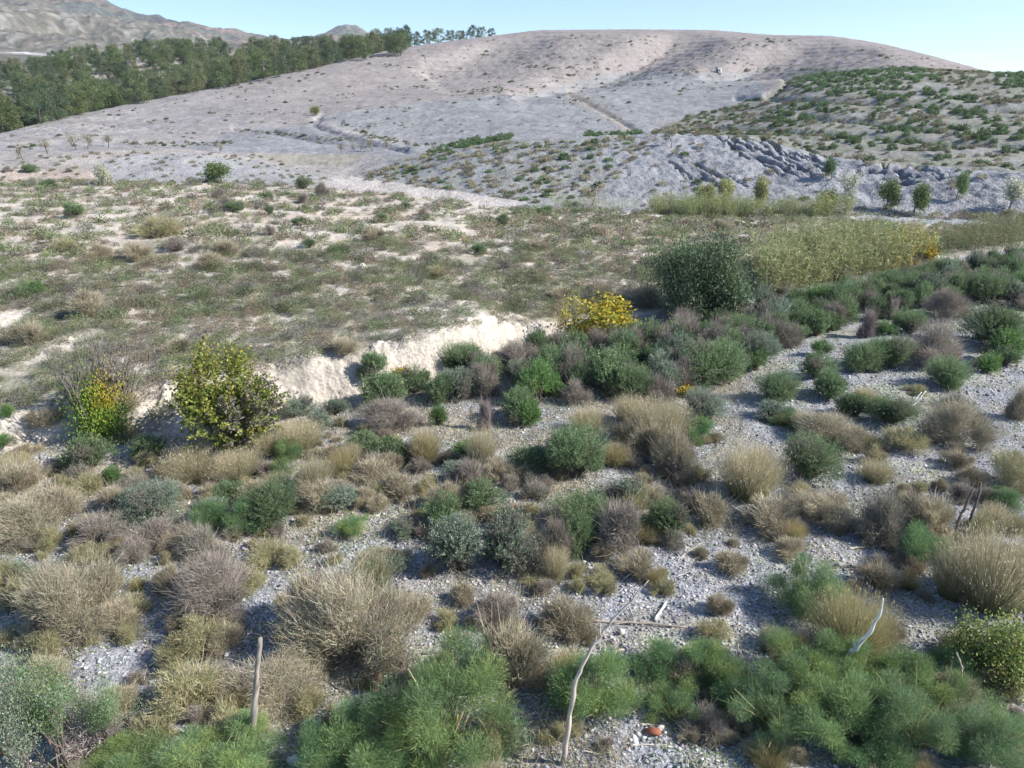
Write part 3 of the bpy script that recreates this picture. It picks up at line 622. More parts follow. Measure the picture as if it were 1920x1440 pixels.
H('g', (217,908,44,40), (1880,680,70,66), (1417,697,60,50), (1290,690,52,46), (1845,700,48,40), (1540,668,42,34), (820,800,36,44), (985,800,60,52), (945,1000,60,44), (1210,1000,60,30),
  (1500,600,60,36), (1310,825,62,44), (20,790,26,30), (10,840,36,30), (880,862,70,30), (1660,630,44,30))
H('S', (293,985,132,80), (865,1085,118,115), (950,1088,125,122), (1417,690,88,70), (1325,792,86,62), (40,1100,80,50), (640,960,80,50), (1180,945,90,55), (560,785,64,44), (600,806,56,38),
  (632,782,50,32), (1440,790,66,38), (1870,640,60,50), (720,1100,80,60), (1110,1020,60,40), (860,905,60,40), (400,975,60,40), (760,1010,60,40), (885,700,60,46))
H('P', (290,1032,95,56), (355,1022,66,44), (190,1032,95,64), (418,1168,190,115), (1165,1045,92,104), (1045,1000,76,50), (880,925,72,66), (735,815,120,66), (1745,690,118,88),
  (1050,1060,60,80), (1770,600,90,60), (1230,760,70,60), (1560,535,70,40), (1120,720,70,50), (960,690,80,54), (1080,760,60,50), (640,940,60,40), (925,1180,90,60), (1200,740,80,50), (1820,545,60,40), (1280,620,60,44), (1345,650,60,40), (1720,500,50,36))
H('p', (1648,1022,104,112), (1000,940,60,40), (250,930,60,40), (1790,770,60,36), (1040,700,60,48), (1280,900,70,60), (380,1060,100,70), (1150,700,60,50), (230,1000,70,50), (1330,600,60,30), (60,1010,100,40), (1450,560,70,30), (1630,470,60,30))
H('T', (62,1020,155,86), (115,980,92,74), (147,1190,195,135), (665,1268,255,170), (590,1200,130,105), (520,1338,172,82), (965,1305,150,118), (1785,842,132,92), (1740,1005,104,84),
  (1260,892,86,92), (1365,1072,72,38), (1475,1048,70,36), (1210,860,70,70), (1060,1195,110,70), (1200,1085,90,46), (840,960,80,56), (600,960,90,60), (1060,860,80,50), (1540,985,130,60), (1330,985,90,60),
  (1440,1005,110,66), (222,830,80,44), (100,828,76,40), (55,854,56,26), (1550,840,130,60), (1905,790,46,70), (250,790,60,40), (740,940,90,50), (1030,1060,60,60), (1600,840,80,40), (1215,950,60,40), (330,1120,70,60), (1790,880,60,40), (760,1180,110,60),
  (30,930,100,60), (320,940,60,40), (220,960,60,50), (1700,960,60,40), (1350,1160,60,40), (870,1135,60,40), (940,905,70,44), (700,910,90,50), (1180,830,60,40))
H('O', (178,1060,84,44), (505,1070,104,50), (258,1162,92,36), (378,1228,124,74), (10,1112,64,62), (347,1348,152,92), (300,1412,92,62), (1880,925,110,84), (430,1390,110,56), (1700,850,90,50), (60,970,70,40),
  (840,1180,56,36), (1240,1120,56,36), (1500,940,60,36), (480,1110,80,40), (1340,1200,70,36), (930,1430,80,70), (1720,740,50,20), (1640,870,50,40), (1010,1100,80,24), (1130,1100,70,26), (700,1060,60,30), (1390,1290,60,34), (1830,1010,60,50), (760,870,50,30))
H('W', (365,908,124,76), (449,908,112,62), (591,928,84,78), (565,852,104,64), (30,902,92,54), (1400,945,140,118), (1640,912,84,56), (1235,832,142,92), (800,870,76,76), (905,885,70,90), (700,1115,96,84), (1040,1100,60,80),
  (1850,1155,190,165), (1778,1130,100,120), (1925,1150,120,150), (660,880,60,56), (1000,900,60,44), (1180,800,80,66), (1620,760,60,30), (1420,880,60,46), (500,860,70,50), (100,1180,110,80), (520,920,70,40), (1860,1000,80,60), (870,1000,56,40), (1100,815,80,56))
H('w', (1590,1250,182,138), (1260,868,72,60), (800,878,66,70), (640,900,70,60), (700,1240,120,70), (1150,880,70,50), (320,900,60,40), (1700,1110,60,30), (180,1150,80,50), (1470,800,56,30))
H('F', (495,848,62,42), (540,866,54,44), (531,898,50,40), (700,1462,205,120), (840,1445,285,180), (1500,1330,170,110), (1600,1315,160,95), (1700,1335,165,100), (1110,1368,165,120), (1260,1365,112,66), (1310,1290,110,76),
  (430,1500,230,70), (250,1500,200,70), (1560,1425,210,130), (1330,1300,120,80), (660,1010,70,40))
H('f', (400,1002,84,54), (470,1004,92,64), (1498,1160,155,98), (1720,1062,100,70), (1440,1405,190,115), (1700,1435,210,135), (1850,1450,180,120), (1770,1290,120,66), (1230,1280,120,72), (1310,830,66,44), (1475,800,74,38), (1880,960,70,44),
  (610,1470,120,90), (1380,1350,120,80), (1620,1370,150,90), (1720,1010,60,30), (1870,940,60,30), (1640,1460,140,70))

def dims(u, v, wp, hp, r, z, mn=.50):
    dist = math.hypot(r, CAM_Z - z); depth = dist * math.cos(math.atan(abs(720 - v) / F_PX)) / math.cos(math.atan2(abs(u - 960), math.hypot(F_PX, v - 720)))
    s = dist / math.hypot(F_PX, math.hypot(u - 960, v - 720)); wm = wp * s; p = math.atan2(CAM_Z - z, r)
    hm = (hp * s - .18 * wm * sin(p)) / max(cos(p), .3); return wm, min(max(hm, mn * wm), 1.6 * wm if wp < 200 else wm)
rngp = np.random.default_rng(5)
PL = []
for (k, u, v, wp, hp) in HAND:
    h_ = hit(u, v)
    if h_ is None: continue
    x, y, z, r = h_; wm, hm = dims(u, v, wp, hp, r, z, .36 if k in 'TOPpwFf' else .55)
    rr = r + wm * .24; x, y = x * rr / r, y * rr / r
    PL.append([k, u, v - hp * .4, x, y, gz(x, y) - .02, wm, hm])
def direction(u, v, a, b):
    du, dv = u - a, v - b
    if abs(du) > abs(dv): return 'left of' if du < 0 else 'right of'
    return 'behind' if dv < 0 else 'in front of'
ORD = ['nearest', 'second nearest', 'third nearest', 'fourth nearest', 'fifth nearest', 'sixth nearest', 'seventh nearest', 'eighth nearest', 'ninth nearest', 'tenth nearest', 'eleventh nearest', 'twelfth nearest', 'thirteenth nearest', 'fourteenth nearest', 'fifteenth nearest', 'sixteenth nearest', 'seventeenth nearest', 'eighteenth nearest']
def autolabel(items):
    """items: [desc, u, v, size] -> labels, each singling out one"""
    keyed = {}
    for i, (desc, u, v, size) in enumerate(items):
        nm, (a, b) = min(LM.items(), key=lambda q: math.hypot(u - q[1][0], (v - q[1][1]) * 1.2)); keyed.setdefault((size, desc, direction(u, v, a, b), nm), []).append((math.hypot(u - a, v - b), i))
    out = [None] * len(items)
    for (size, desc, dr, nm), L in keyed.items():
        L.sort()
        for j, (_, i) in enumerate(L):
            out[i] = f"{size} {desc} {dr} the {nm}" + ('' if len(L) == 1 else ', ' + ORD[min(j, 17)])
    return out
LAB = autolabel([(INFO[k][2], u, v, 'large' if wm > 2.0 else ('small' if wm < 1.0 else 'mid-sized')) for k, u, v, x, y, z, wm, hm in PL])
for i, (k, u, v, x, y, z, wm, hm) in enumerate(PL):
    vs = PROTO[k + 'L' if wm > 1.35 else k]; nm, ct, _ = INFO[k]
    place(nm, vs[i % len(vs)], x, y, z, wm * .97, hm * .96, rngp.random() * 6.28, LAB[i], ct, GROUPN[ct], (rngp.normal() * .05, rngp.normal() * .05))
OCC = [(p[3], p[4], p[6] * .4) for p in PL]

def world_scatter(mask, n, rmin, rmax, seed, gap=0.0, occ=None, tries=40, dens=None, th=(-42, 42)):
    rng = np.random.default_rng(seed); m = n * tries
    t = np.radians(rng.uniform(th[0], th[1], m)); r = np.sqrt(rng.uniform(rmin ** 2, rmax ** 2, m)); x, y = r * np.sin(t), r * np.cos(t)
    z = gz_arr(x, y); u, v, d = proj(x, y, z); ok = mask(u, v)
    if dens is not None: ok &= rng.random(m) < dens(u, v, x, y)
    ii = np.where(ok)[0]; out = []; O = list(occ or []); cell = {}
    def key(a, b): return int(a // 2), int(b // 2)
    for (a, b, c) in O: cell.setdefault(key(a, b), []).append((a, b, c))
    for i in ii:
        kx, ky = key(x[i], y[i]); bad = False
        if gap > 0:
            for a in (-1, 0, 1):
                for b in (-1, 0, 1):
                    for (p, q, c) in cell.get((kx + a, ky + b), ()):
                        if (p - x[i]) ** 2 + (q - y[i]) ** 2 < (gap + c) ** 2 * .6: bad = True; break
                    if bad: break
                if bad: break
            if bad: continue
            cell.setdefault((kx, ky), []).append((x[i], y[i], gap))
        out.append((x[i], y[i], z[i], u[i], v[i], r[i]))
        if len(out) >= n: break
    return out

# the dense band of shrubs between the reeds and the gravel washes
BAND = [(690,765),(760,740),(860,725),(950,690),(1040,660),(1200,640),(1290,625),(1450,592),(1590,560),(1720,528),(1925,492),(1925,590),(1840,560),(1740,590),(1640,590),(1540,625),(1440,665),(1380,720),(1290,742),(1160,745),(900,760),(760,760)]
pts = world_scatter(lambda u, v: pip(u, v, BAND), 215, 18, 60, 7, .38, OCC)
for i, (x, y, z, u, v, r) in enumerate(pts):
    q = rngp.random(); k = 'G' if q < .56 else ('P' if q < .70 else ('S' if q < .84 else ('g' if q < .95 else 'p'))); s = .72 + .50 * rngp.random(); hh = .75 + .5 * rngp.random()
    lab = {'G': 'rounded dark green shrub in the dense band below the reed bed', 'g': 'bright green shrub in the dense band below the reed bed', 'S': 'silvery grey-green shrub in the dense band below the reed bed', 'P': 'leafless purple-grey shrub in the dense band below the reed bed', 'p': 'half-dead grey twiggy shrub in the dense band below the reeds'}[k]
    place(INFO[k][0], PROTO[k][i % len(PROTO[k])], x, y, z - .03, s * 1.15, s * hh * 1.12, rngp.random() * 6.28, lab, 'shrub', {'G': 'dark green', 'g': 'bright green', 'S': 'silvery', 'P': 'leafless', 'p': 'half-dead'}[k] + ' shrubs massed below the reed bed')
    OCC.append((x, y, s * .4))
# small dry bushes filling the foreground and the strip under the bank
FORE = [(-20,860),(250,840),(520,800),(700,780),(900,900),(1250,880),(1500,960),(1920,880),(1920,1440),(-20,1440)]
bare = lambda u, v: ~(pip(u, v, [(1240,1060),(1560,990),(1650,1060),(1440,1120),(1420,1230),(1240,1240),(1050,1230)]) | pip(u, v, [(500,1010),(620,990),(600,1120),(500,1240),(430,1180)]) | pip(u, v, [(760,1040),(830,1040),(850,1110),(760,1110)]) | (np.abs(u - 1225) < 60) & (v > 1330) | (np.abs(u-575) < 50) & (v > 1380))
pts = world_scatter(lambda u, v: pip(u, v, FORE) & bare(u, v), 200, 7, 26, 9, .22, [(a, b, c * .62) for a, b, c in OCC])
for i, (x, y, z, u, v, r) in enumerate(pts):
    q = rngp.random(); k = 'T' if q < .38 else ('O' if q < .62 else ('P' if q < .78 else ('w' if q < .9 else 'p'))); s = .24 + .42 * rngp.random() ** 1.4
    lab = {'T': 'small tan dry bush between the bigger foreground plants', 'O': 'small yellow-olive bush between the bigger foreground plants', 'P': 'small leafless purple-grey shrub between the bigger foreground plants', 'w': 'small greenish-tan tussock between the bigger foreground plants', 'p': 'small grey half-dead shrub between the bigger foreground plants'}[k]
    place(INFO[k][0], PROTO[k][i % len(PROTO[k])], x, y, z - .02, s * 1.15, s * .85, rngp.random() * 6.28, lab, INFO[k][1], {'T': 'small tan bushes', 'O': 'small olive bushes', 'P': 'small leafless shrubs', 'w': 'small tussocks', 'p': 'small half-dead shrubs'}[k] + ' filling the foreground')

rc = np.random.default_rng(77); big = [p for p in PL if p[2] > 790 and p[6] > .9]
for i in range(150):
    k0, u, v, x, y, z, wm, hm = big[rc.integers(len(big))]; a = rc.uniform(pi * .95, pi * 2.05); rr_ = wm * (.40 + .22 * rc.random()); x2, y2 = x + cos(a) * rr_, y + sin(a) * rr_ * .8; s = .28 + .34 * rc.random()
    k = 'TTOPwpO'[rc.integers(7)]; lab = {'T': 'small tan dry bush between the bigger foreground plants', 'O': 'small yellow-olive bush between the bigger foreground plants', 'P': 'small leafless purple-grey shrub between the bigger foreground plants', 'w': 'small greenish-tan tussock between the bigger foreground plants', 'p': 'small grey half-dead shrub between the bigger foreground plants'}[k]
    place(INFO[k][0], PROTO[k][i % len(PROTO[k])], x2, y2, gz(x2, y2) - .02, s * 1.15, s * .8, rc.random() * 6.28, lab, INFO[k][1], {'T': 'small tan bushes', 'O': 'small olive bushes', 'P': 'small leafless shrubs', 'w': 'small tussocks', 'p': 'small half-dead shrubs'}[k] + ' filling the foreground')

# ------------------------------------------------------------------ low scrub of the field
def bake(protos, pts, size, rng, name, mat, label, cat_, tint=.25, kind='stuff'):
    Vs, Cs, Fs, o = [], [], [], 0
    for i, p in enumerate(pts):
        V, F_, C_ = protos[rng.integers(len(protos))]; s, hh = size(p, rng); a = rng.random() * 6.28; c, sn = cos(a), sin(a)
        W_ = np.stack([(V[:, 0] * c - V[:, 1] * sn) * s + p[0], (V[:, 0] * sn + V[:, 1] * c) * s + p[1], V[:, 2] * hh + p[2] - .02], 1)
        tn = max(.5, 1 + tint * rng.normal()); cc = C_ * tn
        Vs.append(W_); Cs.append(cc); Fs.append(F_ + o); o += len(V)
    me = mesh_data(name, np.vstack(Vs), np.vstack(Fs), np.clip(np.vstack(Cs), .01, .9), mat)
    ob = link(bpy.data.objects.new(name, me)); return tag(ob, label, cat_, kind=kind)
def scrub_proto(seed, n, c1, c2, L=.12, W=.045, z0=0.0, p2=.35):
    rng = np.random.default_rng(seed); d = rng.normal(size=(n, 3)); d[:, 2] = np.abs(d[:, 2]) * .9 + .05; d = unit(d)
    lump = (.75 + .35 * noise(d[:, 0] * 2.2 + seed, d[:, 1] * 2.2, seed))[:, None]
    P = d * np.array([.5, .5, .8]) * lump * (rng.random((n, 1)) ** .35); D = unit(d + rng.normal(size=(n, 3)) * .45 + np.array([0, 0, .35]))
    V, F_, C_ = leaves(P, D, L * (.6 + .8 * rng.random(n)), W, jit(c1, n, rng, .25, c2, p2), rng, False)
    V[:, 2] = np.maximum(V[:, 2], 0); return V, F_, C_
SCOL = [((.13,.14,.075), (.18,.175,.10)), ((.105,.13,.065), (.15,.165,.09)), ((.195,.16,.11), (.15,.13,.085)), ((.155,.145,.115), (.19,.17,.135)), ((.145,.155,.08), (.11,.135,.06))]
near_s = [scrub_proto(300 + i, 700, *SCOL[i % 5], .070, .024) for i in range(10)]
far_s = [scrub_proto(330 + i, 130, *SCOL[i % 5], .16, .06) for i in range(10)]
fieldm = lambda u, v: (v < np.interp(u, [b[0] for b in Bv], [b[1] - 28 for b in Bv]) - 40 * ((u > 450) & (u < 940))) & (v > np.interp(u, [0, 400, 600, 800, 950, 1230, 1920], [338, 338, 352, 372, 388, 400, 402])) & ~pip(u, v, [(1180,595),(1230,560),(1290,560),(1320,590)]) & ~pip(u, v, [(-60,590),(60,582),(85,592),(40,605),(10,622),(-60,630)]) & ~pip(u, v, [(1560,404),(1840,412),(1838,425),(1620,418)])
def fdens(u, v, x, y):
    base = np.interp(v, [345, 400, 470, 520, 560, 800], [.13, .10, .16, .75, 1.0, 1.0]); base = np.maximum(base, np.where(u > 960, .55, 0))
    patch = sstep(-.32, .18, fbm(x * .30, y * .5, 401, 3) + .30 * sstep(470, 560, v) + .22 * (u > 960))
    edge = 1 - np.exp(-(seg_dist(u, v, [(905,592),(840,566),(790,548),(760,538)]) / 9) ** 2)
    return base * (.05 + .95 * patch) * edge
pts = world_scatter(fieldm, 7600, 20, 100, 402, .30, OCC, 20, fdens); print('scrub', len(pts), sum(p[5] < 46 for p in pts))
pts.sort(key=lambda p: p[5])
near_p, far_p = [p for p in pts if p[5] < 46], [p for p in pts if p[5] >= 46]
SM = [mesh_data('low_scrub', *p, M_LEAF) for p in near_s]
rs = np.random.default_rng(403)
# the nearest three hundred as individuals
for i, p in enumerate(near_p[:290]):
    s = .55 + .45 * rs.random(); k = rs.integers(10)
    dsc = ['olive-green', 'grey-green', 'reddish-tan', 'mauve-grey', 'yellow-green'][k % 5]
    one_mesh('low_scrub', SM[k], p[0], p[1], p[2] - .02, (s * 1.15, s * 1.15, s * .72), (0, 0, rs.random() * 6.28), f'low {dsc} scrub cushion near the edge of the scrubby field', 'scrub', f'{dsc} scrub cushions along the field edge')
bake(near_s, near_p[290:], lambda p, r: (lambda s: (s * 1.25, s * .78))(.50 + .65 * r.random() ** 1.5), rs, 'field_scrub', M_LEAF, 'mat of low olive and brown scrub covering the middle of the field', 'scrub')
bake(far_s, far_p, lambda p, r: (lambda s: (s * 1.3, s * .72))(.45 + .75 * r.random() ** 1.6), rs, 'distant_scrub', M_LEAF, 'thinning low scrub over the far pale part of the field', 'scrub')
# bigger individual bushes standing in the field (photo positions)
FB = [('O',(290,445),80,40,'broad straw-brown bush'),('T',(185,486),50,32,''),('T',(262,487),52,38,''),('T',(165,588),72,50,''),('T',(62,640),62,44,''),('P',(330,470),44,28,''),('G',(143,408),36,30,''),('T',(310,440),70,38,''),
      ('P',(425,392),36,28,''),('G',(440,398),40,24,''),('G',(505,403),18,20,''),('G',(580,465),26,22,''),('G',(635,480),50,20,''),('G',(897,478),36,26,''),('G',(944,422),28,22,''),('P',(795,410),20,24,''),('G',(715,415),28,18,''),('G',(760,392),22,16,''),
      ('G',(560,422),32,14,''),('P',(505,440),24,22,''),('T',(420,480),60,34,''),('T',(395,500),60,30,''),('P',(570,380),26,20,''),('G',(500,375),28,18,''),('G',(570,355),34,26,''),('P',(605,368),28,30,''),('T',(640,470),40,22,''),
      ('T',(1120,440),40,20,''),('T',(1010,470),44,22,''),('T',(1215,570),60,40,''),('T',(1260,575),40,28,''),('T',(700,450),50,24,''),('P',(480,480),30,22,''),('g',(1020,400),30,14,''),('T',(1345,430),40,18,''),('T',(1050,560),50,26,''),('P',(410,372),26,20,''),
      ('G',(88,352),30,16,''),('O',(120,470),50,18,''),('G',(40,560),50,22,''),('g',(70,555),60,20,''),('O',(820,520),50,22,''),('T',(640,660),60,28,''),('T',(330,660),56,30,''),('P',(15,322),18,12,''),('G',(52,323),34,10,''),('P',(130,322),14,8,'')]
items = []
for k, (u, v), wp, hp, _ in FB:
    h_ = hit(u, v); x, y, z, r = h_; wm, hm = dims(u, v, wp, hp, r, z); items.append((k, u, v, x, y, z, wm, hm))
LMF = dict(LM); LM.clear(); LM.update({'dark olive tree': (1325, 520), 'yellow-leaved tree': (1140, 590), 'leafy bank tree': (430, 740), 'bristling bank tree': (190, 740), 'bushy green tree': (417, 325), 'pale tree-like bush': (197, 330), 'white field corner': (905, 592), 'strip of green reeds': (1350, 395)})
for it, lb in zip(items, autolabel([(INFO[i[0]][2] , i[1], i[2], 'large' if i[6] > 2.2 else 'small') for i in items])):
    k, u, v, x, y, z, wm, hm = it
    place(INFO[k][0], PROTO[k][int(u) % len(PROTO[k])], x, y, z - .03, wm, hm, rngp.random() * 6.28, lb.replace('small ', 'small field ', 1).replace('large ', 'large field ', 1), INFO[k][1], 'bigger bushes standing in the scrubby field')
LM.clear(); LM.update(LMF)

# ------------------------------------------------------------------ trees
def tree_at(name, proto, u, v, wp, hp, label, cat_='tree', group=None, rz=0.0, r=None, sink=.05):
    x, y, z, rr = hit(u, v); s = math.sqrt(rr * rr + (CAM_Z - z) ** 2) / math.hypot(F_PX, math.hypot(u - 960, v - 720)); p = math.atan2(CAM_Z - z, rr)
    return place(name, proto, x, y, z - sink, wp * s, (hp * s - .18 * wp * s * sin(p)) / max(cos(p), .5), rz, label, cat_, group)
olive = build_proto('olive_tree', gen_tree(501, .30, .030, 4, .75, 42000, .032, .013, (.070,.098,.052), (.12,.155,.085), .3, (.12,.10,.085), .075, 3, (3, 4), .05, 5, .5))
tree_at('olive_tree', olive, 1328, 594, 200, 158, 'big dark rounded olive tree beside the reed bed', rz=.6)
fp = gen_shrub(505, 640, 34, .030, .019, (.15,.18,.04), (.27,.27,.06), .30, .25, .10, (.17,.15,.12), 13)
fp['crown'] = fp.pop('foliage'); fp['trunk'] = fp.pop('stems'); rb = np.random.default_rng(506)
for q in ((-.08, .05, .86), (.16, 0, .78), (-.24, .1, .70)):     # shoots that stick out of the crown
    n = 900; P = np.array(q) + rb.normal(size=(n, 3)) * np.array([.06, .06, .09]); lv_ = leaves(P, unit(rb.normal(size=(n, 3)) + np.array([0, 0, .4])), .030, .019, jit((.17,.18,.04), n, rb, .25, (.28,.27,.06), .3), rb)
    fp['crown'] = (cat(fp['crown'][0], lv_), 'L')
tree_at('leafy_tree', build_proto('leafy_tree', NP(fp)), 432, 838, 205, 196, 'yellow-green leafy small tree at the foot of the white bank', rz=1.1)
brist = gen_tree(509, .46, .014, 2, .30, 0, stems=36, kids=(3, 4), upw=.36, tilt=.24, bark=(.16,.14,.12), sides=4)
rb = np.random.default_rng(510); n = 7000; P = np.c_[.12 + rb.normal(size=n) * .16, -.12 + rb.normal(size=n) * .15, np.abs(.27 + rb.normal(size=n) * .17)]
cc = jit((.13,.21,.035), n, rb, .25, (.24,.22,.035), .18); cc[(P[:, 2] > .38) & (P[:, 0] > .15)] = jit((.26,.22,.03), int(((P[:, 2] > .38) & (P[:, 0] > .15)).sum()), rb, .2)
brist['crown'] = (leaves(P, unit(rb.normal(size=(n, 3)) + np.array([0, 0, .6])), .028, .016, cc, rb), 'L')
tree_at('bristling_tree', build_proto('bristling_tree', brist), 190, 822, 140, 205, 'bristling bare-stemmed tree with green and yellow leaves low down, left bank')
yel = build_proto('yellow_tree', gen_tree(513, .28, .02, 3, .8, 6500, .045, .026, (.38,.29,.03), (.24,.25,.04), .4, (.2,.17,.14), .06, 4, (3, 4), .02, 5, .6))
tree_at('yellow_tree', yel, 1140, 642, 150, 98, 'autumn yellow-leaved small tree above the dense green shrubs')
sp = build_proto('sparse_tree', gen_tree(517, .30, .018, 3, .6, 800, .04, .022, (.42,.36,.06), (.3,.28,.1), .4, (.30,.27,.25), .06, 4, (3, 4), .1, 4, .5))
tree_at('sparse_tree', sp, 1060, 642, 70, 98, 'nearly bare grey tree with a few yellow leaves, left of the yellow tree')
gold = build_proto('golden_bush', NP(gen_shrub(519, 200, 10, .09, .04, (.33,.235,.03), (.27,.24,.05), .3, .7)))
tree_at('golden_bush', gold, 1290, 745, 46, 26, 'small golden-yellow bush at the edge of the gravel wash', 'bush')
tree_at('golden_bush', gold, 755, 705, 50, 24, 'small golden bush among green shrubs below the white bank', 'bush', rz=2)
tree_at('golden_bush', gold, 1738, 500, 50, 44, 'golden-yellow bush at the right end of the reed bed', 'bush', rz=1)
# small trees by the far stream and on the slopes
BT = [build_proto('bare_tree', gen_tree(530 + i, .34, .03, 3, .65, 260, .07, .035, (.18,.165,.10), (.22,.19,.13), .4, (.10,.09,.085), .09, 1, (3, 4), .1, 4)) for i in range(3)]
GT = [build_proto('small_tree', gen_tree(540 + i, .30, .035, 3, .7, 3600, .060, .035, c, c2, .4, (.16,.13,.11), .10, 1, (3, 4), .1, 4)) for i, (c, c2) in enumerate([((.105,.145,.055), (.15,.19,.08)), ((.21,.22,.09), (.28,.27,.13)), ((.33,.32,.25), (.24,.25,.17)), ((.07,.11,.055), (.10,.14,.07))])]
LT = build_proto('lone_tree', gen_tree(560, .42, .028, 3, .55, 1100, .05, .03, (.20,.19,.12), (.24,.22,.15), .4, (.15,.13,.11), .07, 1, (3, 4), .15, 4))
PB = [build_proto('pale_tree', gen_tree(550 + i, .34, .02, 3, .35, 2200, .05, .032, (.36,.35,.29), (.25,.26,.18), .35, (.33,.31,.29), .07, 2, (3, 4), .5, 4, .1)) for i in range(2)]
for (u, v, wp, hp, nm, pr, lb) in [
    (1425,388,46,58,'small_tree',GT[1],'tan-green small tree on the stream bank behind the green reeds'), (1365,378,42,44,'small_tree',GT[1],'tan shrubby tree left of the tan-green streamside tree'),
    (1315,384,44,42,'small_tree',GT[1],'olive shrubby tree above the left end of the green reeds'), (1585,398,44,74,'pale_tree',PB[0],'pale silvery slim tree right of the green reeds'),
    (1660,395,46,60,'small_tree',GT[0],'round bright green tree in front of the slate ridge'), (1712,402,44,58,'small_tree',GT[0],'green tree just right of the round bright green tree'),
    (1558,336,32,40,'small_tree',GT[3],'dark leaning bush-like tree on the bare slate slope'), (1793,372,30,50,'small_tree',GT[0],'small green tree on a thin trunk high on the slate ridge'),
    (1893,395,40,62,'pale_tree',PB[1],'reddish-grey half-bare tree near the right end of the ridge'), (1110,385,46,40,'bare_tree',BT[1],'purple-grey leafless tree at the foot of the slate ridge'),
    (1540,400,54,46,'small_tree',GT[1],'brownish-olive bushy tree at the right end of the green reeds'), (1335,335,18,26,'bare_tree',BT[0],'small bare sapling on the slate face below the lone ridge tree'),
    (1260,277,40,48,'small_tree',LT,'lone thin olive-brown tree on the crest of the slate ridge'), (417,344,54,42,'small_tree',GT[0],'bushy green tree just beyond the scrubby field'),
    (197,348,46,42,'small_tree',GT[2],'pale grey-green bush-like tree just beyond the field'), (1547,216,12,18,'small_tree',GT[3],'small dark tree on the scrubby slope, left one of a pair'),
    (1635,225,10,18,'small_tree',GT[3],'small dark tree on the scrubby slope, right one of a pair'), (588,216,22,18,'small_tree',GT[1],'tan bush where the hill track bends'),
    (65,350,18,20,'small_tree',GT[2],'small pale bush at the near left edge of the mound'), (1775,292,26,28,'pale_tree',PB[0],'pale grey bush low on the scrubby slope')]:
    tree_at(nm, pr, u, v, wp, hp, lb, 'tree', rz=u * .7)
for i, (u, v, wp, hp) in enumerate([(43,300,22,30), (89,288,24,30), (143,281,28,32), (165,280,24,30), (204,277,20,26), (412,288,18,22), (698,284,22,26), (640,286,16,18), (665,284,14,16), (722,280,16,20), (762,276,14,14), (676,284,12,16), (780,276,12,12)]):
    lb = ['small dark bare almond tree furthest left on the pale mound', 'almond tree with a thin tan crown, second from left on the mound', 'widest tan-crowned almond tree of the group on the mound', 'slender grey almond tree right of the widest tan-crowned one', 'lone bare almond tree at the right end of the mound group',
          'bare sapling at the far end of the pale mound crest', 'tallest leafless tree in the row below the hill track'][i] if i < 7 else 'tiny bare sapling in the row below the hill track'
    tree_at('bare_tree' if i != 1 else 'almond_tree', BT[i % 3], u, v, wp, hp, lb, 'tree', 'bare almond trees around the valley' if i < 7 else 'tiny bare saplings below the hill track', rz=i)

# pine wood
PINE = [build_proto('pine_tree', gen_pine(600 + i, 4600, tuple(.92 * q for q in c), tuple(.92 * q for q in c2))) for i, (c, c2) in enumerate([((.085,.115,.05), (.13,.16,.07)), ((.10,.125,.05), (.15,.17,.07)), ((.07,.10,.055), (.11,.14,.07)), ((.115,.125,.06), (.15,.16,.085)), ((.09,.12,.045), (.13,.16,.06))])]
KU = [a[0] for a in Kp]
def pinemask(u, v):
    k = np.interp(u, KU, [a[1] for a in Kp]); return (u > -60) & (u < 760) & (v < k + 14) & (v > 70)
pts = world_scatter(pinemask, 268, 176, 432, 601, 2.6, None, 60, lambda u, v, x, y: np.interp(np.hypot(x, y), [170, 430], [1, .62]), (-42, -6))
rp_ = np.random.default_rng(602)
KEDGE = []
for u in np.arange(-30, 735, 19):     # the fringe that stands right behind the crest line
    th, r0, _ = p_r(u, 150, 300); rk_ = np.interp(th, TH, LR[12]) * (1.015 + .02 * rp_.random()); x, y = rk_ * sin(th), rk_ * cos(th); KEDGE.append((x, y, gz(x, y), u, 0, rk_))
allp = (KEDGE + pts)[:296]
for i, (x, y, z, u, v, r) in enumerate(allp):
    h_ = (6.2 + 2.6 * rp_.random()); wd = h_ * (.66 + .20 * rp_.random())
    if i < len(KEDGE): h_ *= .8
    place('pine_tree', PINE[rp_.integers(5)], x, y, z - .3, wd, h_, rp_.random() * 6.28, 'green pine tree standing in the dense wood behind the bare hill', 'pine tree', 'pine trees of the dense wood')
for j, (u, hp, wp) in enumerate([(735,26,26), (757,26,28), (778,22,22), (800,22,22), (822,22,24), (845,17,18), (862,15,16), (888,20,20), (903,17,16), (922,13,14), (716,28,26), (700,30,28), (872,14,12)]):
    th, _, _ = p_r(u, 90, 300); rr = np.interp(th, TH, LR[11]) * 1.005; x, y = rr * sin(th), rr * cos(th); z = gz(x, y); s = rr / F_PX / 1.0 * cos(PITCH)
    place('pine_tree', PINE[j % 5], x, y, z - .2, wp * s * 1.1, hp * s * 1.25, j, f"{['first', 'second', 'third', 'fourth', 'fifth', 'sixth', 'seventh', 'eighth', 'ninth', 'tenth', 'eleventh', 'twelfth', 'thirteenth'][[2,3,4,5,6,7,8,10,11,12,1,0,9][j]]} pine tree from the left in the skyline row on the hill crest", 'pine tree', 'pine trees in the skyline row')

